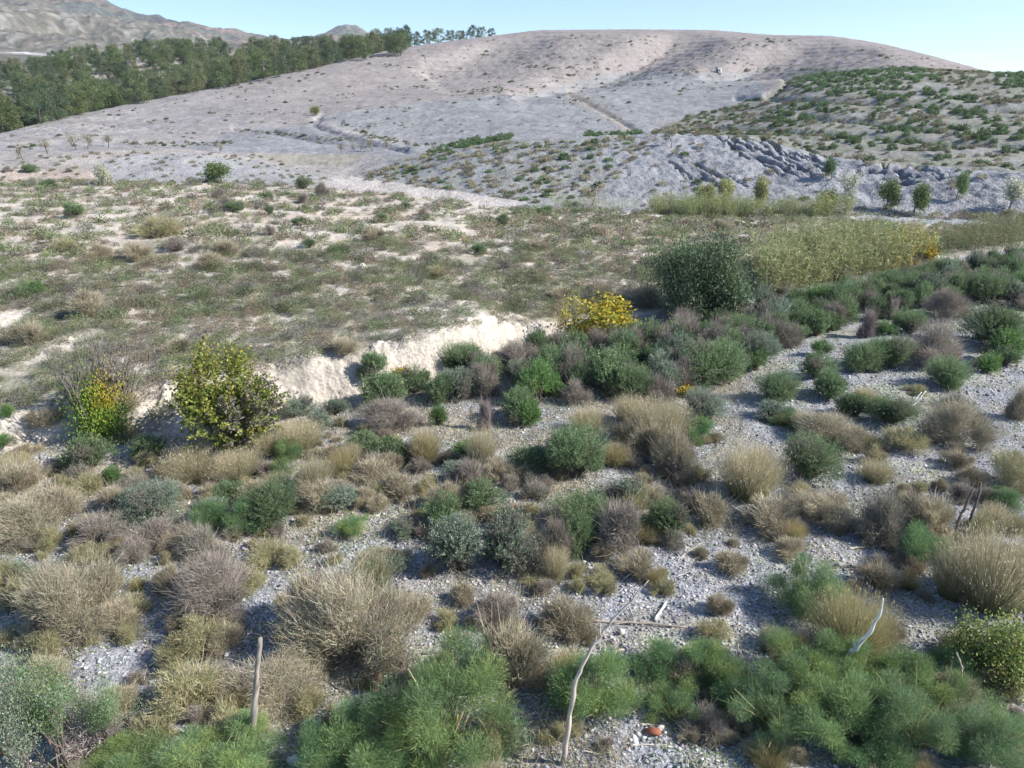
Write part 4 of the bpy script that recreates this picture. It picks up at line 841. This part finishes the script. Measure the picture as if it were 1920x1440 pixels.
# dark scrub on the right-hand slope and the ridge
hs = [scrub_proto(700 + i, 170, (.075,.115,.05), (.11,.15,.07), .22, .11) for i in range(5)]
hb = [scrub_proto(710 + i, 110, (.17,.16,.10), (.22,.19,.13), .22, .10) for i in range(4)]
HSM = [mesh_data('hill_shrub', *p, M_LEAF) for p in hs]
P1 = [(1490,150),(1600,128),(1720,128),(1860,205),(1870,240),(1740,215),(1640,185),(1520,178),(1480,170)]
P2 = [(1440,215),(1500,195),(1560,190),(1520,230),(1450,235)]; P3 = [(1545,260),(1640,240),(1720,225),(1760,255),(1690,285),(1600,285),(1560,275)]
P4 = [(1860,140),(1925,140),(1925,170),(1870,165)]; P5 = [(1780,240),(1860,225),(1925,250),(1925,300),(1840,270)]; P6 = [(1700,290),(1790,290),(1800,305),(1700,308)]
R1 = [(1100,252),(1210,248),(1210,264),(1100,270)]; R2 = [(1050,290),(1150,270),(1165,300),(1060,312)]; R3 = [(800,285),(880,262),(960,255),(960,264),(860,280),(810,292)]; R4 = [(930,340),(960,345),(980,372),(930,368)]
dense = lambda u, v: pip(u, v, P1) | pip(u, v, P2) | pip(u, v, P3) | pip(u, v, P4) | pip(u, v, P5) | pip(u, v, P6) | pip(u, v, R1) | pip(u, v, R2) | pip(u, v, R3) | pip(u, v, R4)
slope = lambda u, v: pip(u, v, [(1200,262),(1300,215),(1440,182),(1490,140),(1560,128),(1760,130),(1925,142),(1925,322),(1700,310),(1560,298),(1450,268),(1330,255)])
pts = world_scatter(lambda u, v: dense(u, v), 1000, 80, 220, 703, .42, None, 60, lambda u, v, x, y: (.16 + .60 * (fbm(x * .14, y * .22, 705, 4) > .06)) * np.where(np.hypot(x, y) < 106, .35, 1), (-6, 42))
pts.sort(key=lambda p: p[5]); rh = np.random.default_rng(704)
for p in pts[:285]:
    s = .6 + .6 * rh.random(); one_mesh('hill_shrub', HSM[rh.integers(5)], p[0], p[1], p[2] - .05, (s * 1.2, s * 1.2, s), (0, 0, rh.random() * 6), 'dark green shrub in the thickets on the ridge and scrubby slope', 'hill shrub', 'dark green shrubs on the ridge and scrubby slope')
if len(pts) > 285:
    bake(hs, pts[285:], lambda p, r: (lambda s: (s * 1.2, s))(.55 + .65 * r.random()), rh, 'hill_thicket', M_LEAF, 'dark green thickets high on the scrubby slope', 'thicket')
p2 = world_scatter(lambda u, v: slope(u, v) & ~dense(u, v), 900, 88, 215, 707, .4, None, 30, lambda u, v, x, y: .25 + .75 * (fbm(x * .1, y * .2, 709, 3) > .1), (6, 42))
bake(hb + hs[:2], p2, lambda p, r: (lambda s: (s * 1.3, s * .8))(.5 + .6 * r.random()), rh, 'slope_scrub', M_LEAF, 'small tan and green tufts dotted over the scrubby slope', 'scrub')
ridge_face = lambda u, v: pip(u, v, [(680,325),(800,292),(950,268),(1100,262),(1240,256),(1180,330),(1080,385),(960,378),(800,352),(690,338)])
p3 = world_scatter(ridge_face, 520, 66, 108, 711, .3, None, 60, lambda u, v, x, y: .35 + .65 * (fbm(x * .2, y * .3, 713, 3) > .0), (-14, 16))
p3 += world_scatter(lambda u, v: pip(u, v, [(1180,380),(1240,262),(1920,330),(1920,402),(1200,396)]), 90, 62, 95, 714, .4, None, 60, None, (4, 42))
bake(hb + hs[:1], p3, lambda p, r: (lambda s: (s * 1.3, s * .7))(.35 + .55 * r.random()), rh, 'ridge_scrub', M_LEAF, 'sparse low tufts over the left flank of the slate ridge', 'scrub')
hillmask = lambda u, v: (v > np.interp(u, KU, [a[1] for a in Kp]) + 5) & (v < np.interp(u, [0, 600, 1200, 1500, 1900], [275, 275, 250, 130, 130])) & (u < 1800)
p4 = world_scatter(hillmask, 900, 140, 358, 717, .4, None, 20, lambda u, v, x, y: .06 + .9 * (fbm(x * .05, y * .09, 719, 4) > .28), (-40, 36))
for ln, k in (([(970,124),(1040,126),(1120,128),(1240,134),(1340,132)], 46), ([(880,172),(960,168)], 24), ([(640,225),(680,248),(720,262),(780,272),(860,275)], 70), ([(440,242),(520,250),(600,258),(660,262)], 50), ([(240,268),(320,272),(440,266)], 70), ([(1380,131),(1470,130),(1640,131)], 40), ([(60,276),(20,279),(80,272)], 16), ([(990,175),(1060,145),(1120,128)], 26)):
    for _ in range(k):
        t = rh.random() * (len(ln) - 1); a = int(t); f = t - a; u = ln[a][0] * (1 - f) + ln[a + 1][0] * f + rh.normal() * 5; v = ln[a][1] * (1 - f) + ln[a + 1][1] * f + rh.normal() * 2.2; h_ = hit(u, v)
        if h_: p4.append((h_[0], h_[1], h_[2], u, v, h_[3]))
bake(hb + hs[:2], p4, lambda p, r: (lambda s: (s * 1.5, s * .8))((.35 + .6 * r.random() ** 2) * (p[5] / 200) ** .6), rh, 'hill_tufts', M_LEAF, 'small dark tufts sprinkled over the bare hill and along its tracks', 'scrub')
p5 = world_scatter(lambda u, v: pip(u, v, [(0,300),(180,285),(480,292),(600,320),(620,348),(0,350)]), 160, 78, 125, 721, .5, None, 60, None, (-42, 0))
bake(hb, p5, lambda p, r: (lambda s: (s * 1.3, s * .7))(.25 + .5 * r.random()), rh, 'mound_tufts', M_LEAF, 'tiny tufts on the pale mound beyond the field', 'scrub')

# ------------------------------------------------------------------ reeds (nobody could count them)
def reeds(name, poly, n, hgt, c1, c2, seed, label, rmin, rmax, th, gold_u=None):
    rng = np.random.default_rng(seed); P = world_scatter(lambda u, v: pip(u, v, poly), n, rmin, rmax, seed, 0, None, 30, None, th); n = len(P)
    B = np.array([[p[0], p[1], p[2]] for p in P]); U = np.array([p[3] for p in P]); ln = hgt * (.65 + .45 * rng.random(n)) * (1 + .38 * noise(B[:, 0] * .7, B[:, 1] * .7, seed) + .16 * noise(B[:, 0] * 2.3, B[:, 1] * 2.3, seed + 5)) * (.62 + .5 * rng.random(n) ** .6)
    d = unit(rng.normal(size=(n, 3)) * np.array([.20, .20, 0]) + np.array([-.08, 0, 1])); t = np.array([0, .5, 1.0])
    PT = B[:, None] + d[:, None] * (ln[:, None] * t)[..., None]; PT[:, 2, :2] += rng.normal(size=(n, 2)) * .12 * hgt / 3
    base = jit(c1, n, rng, .22, c2, .4)
    if gold_u is not None:
        g = rng.random(n) < sstep(gold_u - 90, gold_u, U) * .35; base[g] = jit((.30,.245,.06), int(g.sum()), rng, .2)
    st = strips(PT, np.tile([.022, .018, .008], (n, 1)) * (hgt / 2.6), np.repeat(base[:, None] * .9, 3, 1), rng)
    K = 7; tt = .25 + .75 * rng.random((n, K)); LP = (B[:, None] + (PT[:, 2] - B)[:, None] * tt[..., None]).reshape(-1, 3)
    D = rng.normal(size=(n * K, 3)); D[:, 2] = np.abs(D[:, 2]) * .5 + .45; D = unit(D); m1 = LP + D * .22 * hgt / 2.6; m2 = m1 + unit(D * np.array([1, 1, .1])) * .16 * hgt / 2.6 - np.array([0, 0, .06])
    lv = strips(np.stack([LP, m1, m2], 1), np.tile([.03, .034, .006], (n * K, 1)) * (hgt / 2.6), np.repeat(np.repeat(base, K, 0)[:, None] * (1 + .2 * rng.normal(size=(n * K, 1, 1))), 3, 1), rng)
    V, F_, C_ = cat(st, lv); o = link(bpy.data.objects.new(name, mesh_data(name, V, F_, np.clip(C_, .02, .9), M_LEAF))); return tag(o, label, 'reeds', kind='stuff')
reeds('reed_bed', [(1425,520),(1520,492),(1620,480),(1760,488),(1700,512),(1600,532),(1500,552),(1440,566),(1415,548)], 4800, 2.2, (.165,.18,.085), (.235,.23,.12), 801, 'tall yellow-green reed bed right of the dark olive tree', 28, 60, (8, 36), 1740)
reeds('green_reeds', [(1215,396),(1300,398),(1450,402),(1580,402),(1600,406),(1450,411),(1300,407),(1225,402)], 2600, 1.6, (.16,.185,.085), (.24,.24,.11), 802, 'low strip of green and yellow reeds at the foot of the slate ridge', 45, 85, (5, 30))
reeds('stream_reeds', [(1830,440),(1925,430),(1925,470),(1760,478),(1770,455)], 1100, 1.5, (.12,.14,.07), (.19,.18,.09), 803, 'olive reeds and bushes at the right edge above the shrubs', 40, 80, (24, 42))
reeds('stream_weeds', [(1030,385),(1200,388),(1200,396),(1050,392)], 500, 1.0, (.22,.25,.11), (.28,.27,.15), 804, 'thin yellow-green weeds at the left end of the green reeds', 45, 85, (0, 14))

# ------------------------------------------------------------------ dead wood, stakes and stones placed by the photo
def wood(name, pts, r0, r1, col, label, cat_, group=None, wob=1.0, knots=()):
    """pts: (u, v, height above ground in m at that point measured where the first point stands)"""
    x0, y0, zb, rr = hit(pts[0][0], pts[0][1]); W = []
    for (u, v, mode) in pts:
        if mode == 'g': q = hit(u, v); W.append([q[0], q[1], q[2] + r0 * .8])
        else:          # upright point in the vertical plane through the foot, facing the camera
            dx, dy, dz = ray(u, v); t = (y0 + mode) / dy; W.append([dx * t, y0 + mode, CAM_Z + dz * t])
    W = np.array(W); t = np.linspace(0, 1, len(W)); T = np.linspace(0, 1, 4 * len(W)); Q = np.stack([np.interp(T, t, W[:, k]) for k in range(3)], 1)
    rng = np.random.default_rng(int(pts[0][0])); Q[1:-1] = (Q[:-2] + Q[2:] + Q[1:-1] * 2) / 4; Q[1:-1] += rng.normal(size=Q[1:-1].shape) * r0 * .22 * wob
    org = Q[0].copy(); rad = np.linspace(r0, r1, len(Q)) * (1 + .10 * rng.normal(size=len(Q)))
    V, F_, C_ = tube(Q - org, rad, col, 7); C_ = C_ * (1 + .22 * rng.normal(size=(len(C_), 1)))
    for kf, du, dn in knots:
        i = int(kf * (len(Q) - 1)); b = Q[i] - org; e = b + np.array(du) * dn; tb = tube(np.linspace(b, e, 4) + np.r_[np.zeros((1, 3)), rng.normal(size=(3, 3)) * dn * .05], np.linspace(rad[i] * .7, r1 * .5, 4), col, 5); V, F_, C_ = cat((V, F_, C_), tb)
    me = mesh_data(name, V, F_, np.clip(C_, .02, .85), M_BARK); o = link(bpy.data.objects.new(name, me)); o.location = org; return tag(o, label, cat_, group)
GREY, PALE, BONE, DARKW = (.36,.31,.25), (.50,.45,.37), (.66,.62,.55), (.13,.11,.10)
wood('wooden_stake', [(472,1402,'g'), (476,1340,.0), (481,1270,.0), (488,1196,.02)], .058, .030, (.27,.235,.195), 'leaning grey wooden stake standing in fennel, lower left', 'stake', wob=.25)
wood('dry_stalk', [(1056,1432,'g'), (1068,1350,0), (1082,1270,0), (1105,1222,.05), (1140,1172,.1), (1180,1130,.15), (1216,1088,.2)], .040, .006, (.42,.36,.30), 'long bent dry stem curving up to the right, bottom centre', 'dry stalk', knots=[(.62, (.05, 0, 1), .34), (.7, (1, 0, .15), .4), (.55, (.3, 0, .9), .22)])
wood('thin_rod', [(655,1068,'g'), (672,1040,.0), (690,1005,.05), (715,958,.1)], .013, .005, BONE, 'thin pale rod leaning above the fennel left of the twin shrub', 'dry stalk')
wood('dead_stalk', [(1788,1010,'g'), (1797,975,.05), (1812,942,.1), (1826,916,.15)], .040, .022, DARKW, 'left one of two dark dead stems leaning together', 'dead stalk')
wood('dead_stalk', [(1808,1008,'g'), (1818,975,.05), (1832,940,.1), (1840,905,.15)], .040, .022, DARKW, 'right one of two dark dead stems leaning together', 'dead stalk', knots=[(.7, (-.3, 0, 1), .35)])
wood('curved_branch', [(1574,1262,'g'), (1582,1240,-.15), (1606,1212,-.35), (1634,1182,-.5), (1650,1150,-.6), (1656,1122,-.6)], .050, .012, (.72,.68,.62), 'curved bone-white branch rising from the tussock', 'branch', knots=[(.4, (-.4, 0, .9), .2)])
wood('dead_stalk', [(1806,1312,'g'), (1805,1280,0), (1802,1250,0), (1794,1224,0)], .028, .014, GREY, 'short bent grey stem in front of the leafy bush', 'dead stalk')
wood('white_stick', [(1228,1165,'g'), (1250,1130,'g')], .028, .022, BONE, 'short thick white stick lying on gravel near the dry stem tip', 'stick')
wood('driftwood_log', [(1658,1430,'g'), (1695,1412,'g'), (1722,1385,'g')], .062, .034, (.60,.55,.48), 'pale driftwood piece lying at the bottom right', 'log')
wood('fork_stick', [(1700,768,'g'), (1714,752,.1), (1728,735,.2)], .035, .018, BONE, 'left one of two pale forked sticks on the wash', 'stick')
wood('fork_stick', [(1706,768,'g'), (1722,750,.1), (1736,733,.2)], .035, .018, BONE, 'right one of two pale forked sticks on the wash', 'stick')
ST = [((1270,1052),(1326,1012),'long pale bent stick under the green shrub',.018,PALE), ((1540,1072),(1640,1068),'pale stick lying flat behind the fennel and tussock',.018,PALE), ((1560,1062),(1730,1080),'long dark thin stick lying across the gravel',.016,DARKW),
      ((1100,1166),(1290,1178),'long grey stick lying level with the dry stem bend',.030,GREY), ((1160,1135),(1215,1130),'short curved stick just above the level grey stick',.014,PALE), ((560,1362),(610,1328),'thin stick right of the leaning stake',.014,PALE),
      ((525,1350),(578,1332),'bleached split stick below the tan bush by the stake',.022,PALE), ((310,1232),(352,1216),'pale stick between olive bushes on the left',.022,PALE), ((322,1240),(350,1236),'shorter stick under the pale stick on the left',.016,PALE), ((718,1243),(792,1256),'thin stick in front of the big tan bush',.012,PALE),
      ((1290,1300),(1352,1340),'dark branch sloping under the fennel',.035,DARKW), ((960,1305),(1030,1302),'stick leading right from the orange wood block',.014,PALE), ((790,1228),(898,1214),'long dark stick behind the round tan tussock',.018,DARKW),
      ((1700,958),(1738,938),'white stick near the half-dead shrub',.018,BONE), ((1590,1030),(1672,1022),'long pale stick left of the fennel',.020,PALE), ((1300,872),(1360,850),'thin curved stick beside the wash',.016,GREY), ((1010,1168),(1100,1176),'thin grey stick left of the dry stem bend',.012,GREY),
      ((600,1272),(640,1300),'dark stick under the big tan bush',.016,DARKW), ((1645,1254),(1665,1240),'short white stick behind the fennel mass',.016,BONE), ((1896,905),(1920,880),'thin white curved twig at the right edge',.012,BONE), ((1700,1115),(1732,1100),'crooked pale twig left of the big straw tussock',.014,PALE),
      ((1560,1330),(1606,1375),'thin straw stalk lying on the fennel',.008,PALE), ((655,875),(690,868),'pale stick among the shrubs below the bank',.014,PALE), ((735,838),(765,822),'bleached stick right of the purple shrub',.016,BONE), ((1160,685),(1180,678),'white stick in the dense shrub band',.018,BONE),
      ((1400,1190),(1450,1206),'dark stick in the shade of the fennel',.016,DARKW), ((470,1200),(530,1190),'pale stick behind the stake tip',.018,PALE), ((1060,1345),(1076,1300),'short upright twig by the dry stem',.010,GREY), ((830,1190),(845,1168),'short thick stump stick on the gravel',.030,PALE),
      ((1180,1398),(1260,1402),'flat pale stick in front of the red stone',.018,PALE), ((1530,1150),(1560,1170),'twig at the foot of the deep green fennel',.012,GREY), ((880,1340),(935,1312),'thin twig left of the orange wood block',.010,PALE), ((1360,1110),(1390,1098),'short twig on the open gravel',.012,GREY)]
for (a, b), (c, d), lb, rad, col in ST:
    mid = ((a + c) / 2 + (hash((a, c)) % 7 - 3), (b + d) / 2 + ((a * 7 + c) % 5 - 2))
    wood('stick', [(a, b, 'g'), (mid[0], mid[1], 'g'), (c, d, 'g')], rad, rad * .45, col, lb, 'stick', 'sticks lying on the gravel')
# shaggy dead plumes
plume = build_proto('dead_plume', NP(gen_twiggy(820, 4000, (.24,.20,.18), (.16,.13,.12), .4, .009)))
tree_at('dead_shrub', plume, 1625, 632, 34, 58, 'grey cone-shaped dead shrub standing in the gravel wash', 'shrub')
tree_at('dead_plume', plume, 910, 805, 28, 62, 'shaggy grey dead plume standing among the tussocks', 'shrub', rz=1)
tree_at('dead_shrub', plume, 1672, 598, 22, 44, 'second narrow grey dead shrub right of the cone-shaped one', 'shrub', rz=2)
# the leggy shrubs at the lower left, crown on bare stems
for i, (u, v, wp, hp, lb) in enumerate([(40,1470,165,250,'tall leggy shrub with silvery leaves on bare dark stems, lower left corner'), (135,1440,150,225,'leggy green-topped shrub on bare stems, second from the left corner'), (215,1405,120,165,'leggy green shrub leaning right of the corner shrubs')]):
    pr = gen_tree(830 + i, .40, .016, 3, .42, 14000, .026, .011, [(.15,.19,.13), (.10,.17,.06), (.11,.18,.065)][i], (.2,.23,.15), .3, (.17,.14,.12), .085, 9, (2, 4), .20, 4, .55)
    (Vc, Fc, Cc_), _m = pr['crown']; keep = np.where(Vc.reshape(-1, 4, 3)[:, 0, 2] > .45 + .10 * np.sin(Vc.reshape(-1, 4, 3)[:, 0, 0] * 14))[0]
    pr['crown'] = ((Vc.reshape(-1, 4, 3)[keep].reshape(-1, 3), np.arange(len(keep) * 4).reshape(-1, 4), Cc_.reshape(-1, 4, 3)[keep].reshape(-1, 3)), 'L')
    tree_at('leggy_shrub', build_proto('leggy_shrub', pr), u, v, wp, hp, lb, 'shrub', None, i)
twg = build_proto('dry_shrub', NP(gen_twiggy(840, 4200, (.36,.32,.29), (.26,.22,.20), .4, .005)))
tree_at('dry_shrub', twg, 175, 1390, 120, 105, 'tangle of silvery dead twigs under the leggy shrubs', 'shrub')
lb_ = build_proto('leafy_bush', gen_tree(845, .25, .018, 3, .8, 16000, .026, .018, (.22,.24,.08), (.13,.18,.05), .4, (.2,.17,.13), .07, 6, (3, 4), .05, 4, .6))
tree_at('leafy_bush', lb_, 1862, 1268, 170, 135, 'leafy yellow-green bush at the right edge below the straw tussock', 'bush')
# stones
def rock(u, v, wp, col, lb, cat_='rock', sq=(1, .8, .7), nm='rock', group=None, seed=1):
    x, y, z, r = hit(u, v); s = math.hypot(r, CAM_Z - z) / math.hypot(F_PX, math.hypot(u - 960, v - 720)) * wp
    one_mesh(nm, mesh_data(nm, *gen_rock(seed, col), M_STONE), x, y, z, (s * sq[0], s * sq[1], s * sq[2]), (0, 0, seed), lb, cat_, group)
rock(556, 1428, 38, (.72,.70,.66), 'biggest white rock at the bottom edge near the fennel', seed=3)
rock(592, 1422, 22, (.70,.66,.60), 'smaller white rock right of the biggest white one', seed=4)
rock(572, 1414, 18, (.66,.62,.57), 'little white rock touching the biggest white rock', seed=5)
rock(1224, 1374, 30, (.30,.105,.065), 'rusty red stone in front of the small fennel', nm='red_stone', seed=6, cat_='stone')
rock(1238, 1368, 20, (.55,.50,.46), 'pale stone beside the rusty red stone', seed=7)
rock(1190, 1388, 26, (.60,.60,.62), 'flat white stone left of the rusty red stone', sq=(1.2, .6, .3), seed=8)
rock(1306, 1280, 24, (.62,.62,.60), 'white stone in the gap between fennel plants', seed=9)
rock(1166, 1188, 16, (.66,.60,.52), 'cream stone below the level grey stick', sq=(.8, .7, 1), seed=10)
rock(705, 1284, 46, (.56,.35,.24), 'flat pinkish-orange stone under the big tan bush', sq=(1.2, .7, .3), seed=11)
rock(1860, 1390, 30, (.62,.52,.44), 'pinkish flat stone near the bottom right corner', sq=(1.2, .7, .4), seed=12)
rock(1160, 1222, 20, (.58,.48,.38), 'tan flat stone right of the dry stem', sq=(1.3, .7, .4), seed=13)
rock(425, 1228, 14, (.66,.64,.62), 'small white stone in front of the olive bush', seed=14)
rock(1585, 1340, 12, (.50,.32,.22), 'brown seed head lump lying on the fennel', seed=15, nm='clod', cat_='clod')
rock(210, 705, 14, (.66,.64,.60), 'white stone on the field above the bristling tree', seed=16)
rock(680, 500, 18, (.62,.56,.48), 'low cream boulder on the field ledge', seed=17)
x, y, z, r = hit(945, 1312)
V, F_, C_ = tube([(0, 0, 0), (.06, .02, .02), (.17, .06, .05), (.2, .07, .06)], [.030, .040, .036, .030], (.60,.42,.24), 4)
o = one_mesh('wood_block', mesh_data('wood_block', V, F_, C_, M_BARK), x, y, z + .04, 1.1, (0, 0, .2), 'short orange-tan block of sawn wood by the tussock', 'wood block')
# hut on the hill track
def boxm(x0, x1, y0, y1, z0, z1, c):
    V = np.array([(x, y, z) for x in (x0, x1) for y in (y0, y1) for z in (z0, z1)], float); F_ = np.array([(0,1,3,2),(4,6,7,5),(0,4,5,1),(2,3,7,6),(0,2,6,4),(1,5,7,3)]); return V, F_, np.tile(np.array(c, float), (8, 1))
h_ = hit(1347, 136)
hut = {'wall': (boxm(-1.1, 1.1, -.8, .8, -.5, 1.5, (.66,.66,.66)), 'S'), 'roof': (boxm(-1.25, 1.25, -.95, .95, 1.503, 1.65, (.45,.45,.46)), 'S'),
       'door': (boxm(-.75, -.1, -.83, -.803, -.3, 1.2, (.06,.06,.07)), 'S'), 'window': (boxm(.25, .75, -.83, -.803, .5, 1.1, (.06,.06,.07)), 'S')}
place('hut', build_proto('hut', hut), h_[0], h_[1], h_[2], .85, .85, -.3, 'tiny white hut beside the track across the bare hill', 'hut')

# ------------------------------------------------------------------ gravel stones, litter and green weeds on the ground
rg = np.random.default_rng(900); n = 62000; t = np.radians(rg.uniform(-42, 42, n)); r = 6 + 26 * rg.random(n) ** 1.5; x, y = r * np.sin(t), r * np.cos(t); z = gz_arr(x, y); u, v, _ = proj(x, y, z)
ok = v > np.interp(u, [b[0] for b in Bv], [b[1] for b in Bv]); x, y, z, r = x[ok], y[ok], z[ok], r[ok]; n = len(x)
OCT = np.array([(1,0,0),(-1,0,0),(0,1,0),(0,-1,0),(0,0,1),(0,0,-1)], float); OF = np.array([(0,2,4),(2,1,4),(1,3,4),(3,0,4),(2,0,5),(1,2,5),(3,1,5),(0,3,5)])
s = (.008 + .032 * rg.random(n) ** 5 + .0007 * r); sc3 = np.stack([s * (1 + .5 * rg.random(n)), s * (.8 + .4 * rg.random(n)), s * .7], 1)
V = OCT[None] * sc3[:, None] * (1 + .22 * rg.normal(size=(n, 6, 1))); a = rg.random(n) * 6.28; ca, sa_ = np.cos(a)[:, None], np.sin(a)[:, None]
V = np.stack([V[..., 0] * ca - V[..., 1] * sa_, V[..., 0] * sa_ + V[..., 1] * ca, V[..., 2]], -1) + np.stack([x, y, z + s * .3], 1)[:, None]
cc = jit((.33,.335,.355), n, rg, .38, (.60,.59,.57), .24)
o = link(bpy.data.objects.new('gravel', mesh_data('gravel', V.reshape(-1, 3), (OF[None] + (np.arange(n) * 6)[:, None, None]).reshape(-1, 3), np.repeat(cc, 6, 0), M_STONE))); tag(o, 'loose grey and white gravel stones strewn over the ground', 'gravel', kind='stuff')
# litter of fine twigs
n = 42000; t = np.radians(rg.uniform(-42, 42, n)); r = 7 + 20 * rg.random(n) ** 1.2; x, y = r * np.sin(t), r * np.cos(t); ok = (fbm(x * .5, y * .5, 61, 3) > -.15) ; x, y = x[ok], y[ok]; z = gz_arr(x, y); n = len(x)
D = rg.normal(size=(n, 3)); D[:, 2] = np.abs(D[:, 2]) * .22; D = unit(D); L_ = .06 + .30 * rg.random(n) ** 3
V, F_, C_ = leaves(np.stack([x, y, z + .012], 1), D, L_, .010, jit((.38,.33,.26), n, rg, .35, (.20,.16,.12), .3), rg)
o = link(bpy.data.objects.new('twig_litter', mesh_data('twig_litter', V, F_, C_, M_TWIG))); tag(o, 'fine dry twigs and straw littering the gravel', 'litter', kind='stuff')
# low green weeds
n = 95000; t = np.radians(rg.uniform(-42, 42, n)); r = 7 + 36 * rg.random(n) ** 1.1; x, y = r * np.sin(t), r * np.cos(t); z = gz_arr(x, y); u, v, _ = proj(x, y, z)
ok = (v > np.interp(u, [b[0] for b in Bv], [b[1] for b in Bv]) + 3) & (fbm(x * .45 + 9, y * .45, 63, 4) + .25 * pip(u, v, BAND) + .3 * pip(u, v, [(1700,780),(1900,700),(1920,640),(1700,700),(1560,760)]) + .25 * (v > 1250) > .10)
x, y, z, r = x[ok], y[ok], z[ok], r[ok]; n = len(x); D = rg.normal(size=(n, 3)); D[:, 2] = np.abs(D[:, 2]) + .4; D = unit(D)
V, F_, C_ = leaves(np.stack([x, y, z], 1), D, .05 + .06 * rg.random(n), .022, jit((.13,.19,.055), n, rg, .3, (.22,.23,.09), .35), rg)
o = link(bpy.data.objects.new('low_weeds', mesh_data('low_weeds', V, F_, C_, M_LEAF))); tag(o, 'thin low green weeds spreading between the shrubs', 'weeds', kind='stuff')
# thin dry grass blades standing everywhere between the bushes
n = 60000; t = np.radians(rg.uniform(-42, 42, n)); r = 7 + 20 * rg.random(n) ** 1.1; x, y = r * np.sin(t), r * np.cos(t); z = gz_arr(x, y); u, v, _ = proj(x, y, z)
ok = (v > np.interp(u, [b[0] for b in Bv], [b[1] for b in Bv]) + 3) & (fbm(x * .6, y * .6, 65, 4) + .40 * (v < 1020) - .35 * (u > 1400) - .5 * ~bare(u, v) > .12); x, y, z = x[ok], y[ok], z[ok]; n = len(x)
D = rg.normal(size=(n, 3)) * .45; D[:, 2] = 1; D = unit(D); L_ = .10 + .30 * rg.random(n) ** 1.5; B = np.stack([x, y, z], 1)
PT = np.stack([B, B + D * (L_ * .6)[:, None], B + D * L_[:, None] + D * np.array([1, 1, -.3]) * .1], 1)
V, F_, C_ = strips(PT, np.tile([.009, .007, .003], (n, 1)), np.repeat(jit((.36,.31,.20), n, rg, .3, (.24,.24,.11), .35)[:, None], 3, 1), rg)
o = link(bpy.data.objects.new('dry_grass', mesh_data('dry_grass', V, F_, C_, M_GRASS))); tag(o, 'thin straw grass scattered between the bushes', 'grass', kind='stuff')

# ------------------------------------------------------------------ air
HX, HY0, HY1, HZ0, HZ1 = 3400.0, -60.0, 3450.0, -260.0, 900.0
V, F_, _ = boxm(-HX, HX, HY0, HY1, HZ0, HZ1, (1, 1, 1))
hz = bpy.data.materials.new('haze'); hz.use_nodes = True; t = hz.node_tree; t.nodes.remove(t.nodes['Principled BSDF'])
pv = N(t, 'ShaderNodeVolumePrincipled'); pv.inputs['Color'].default_value = (.80, .88, 1.0, 1); pv.inputs['Density'].default_value = HAZE
pv.inputs['Anisotropy'].default_value = .2
t.links.new(pv.outputs[0], t.nodes['Material Output'].inputs['Volume'])
me = mesh_data('haze', V, F_, None, hz); o = link(bpy.data.objects.new('haze', me)); tag(o, 'thin bluish air over the whole valley', 'haze', kind='stuff')
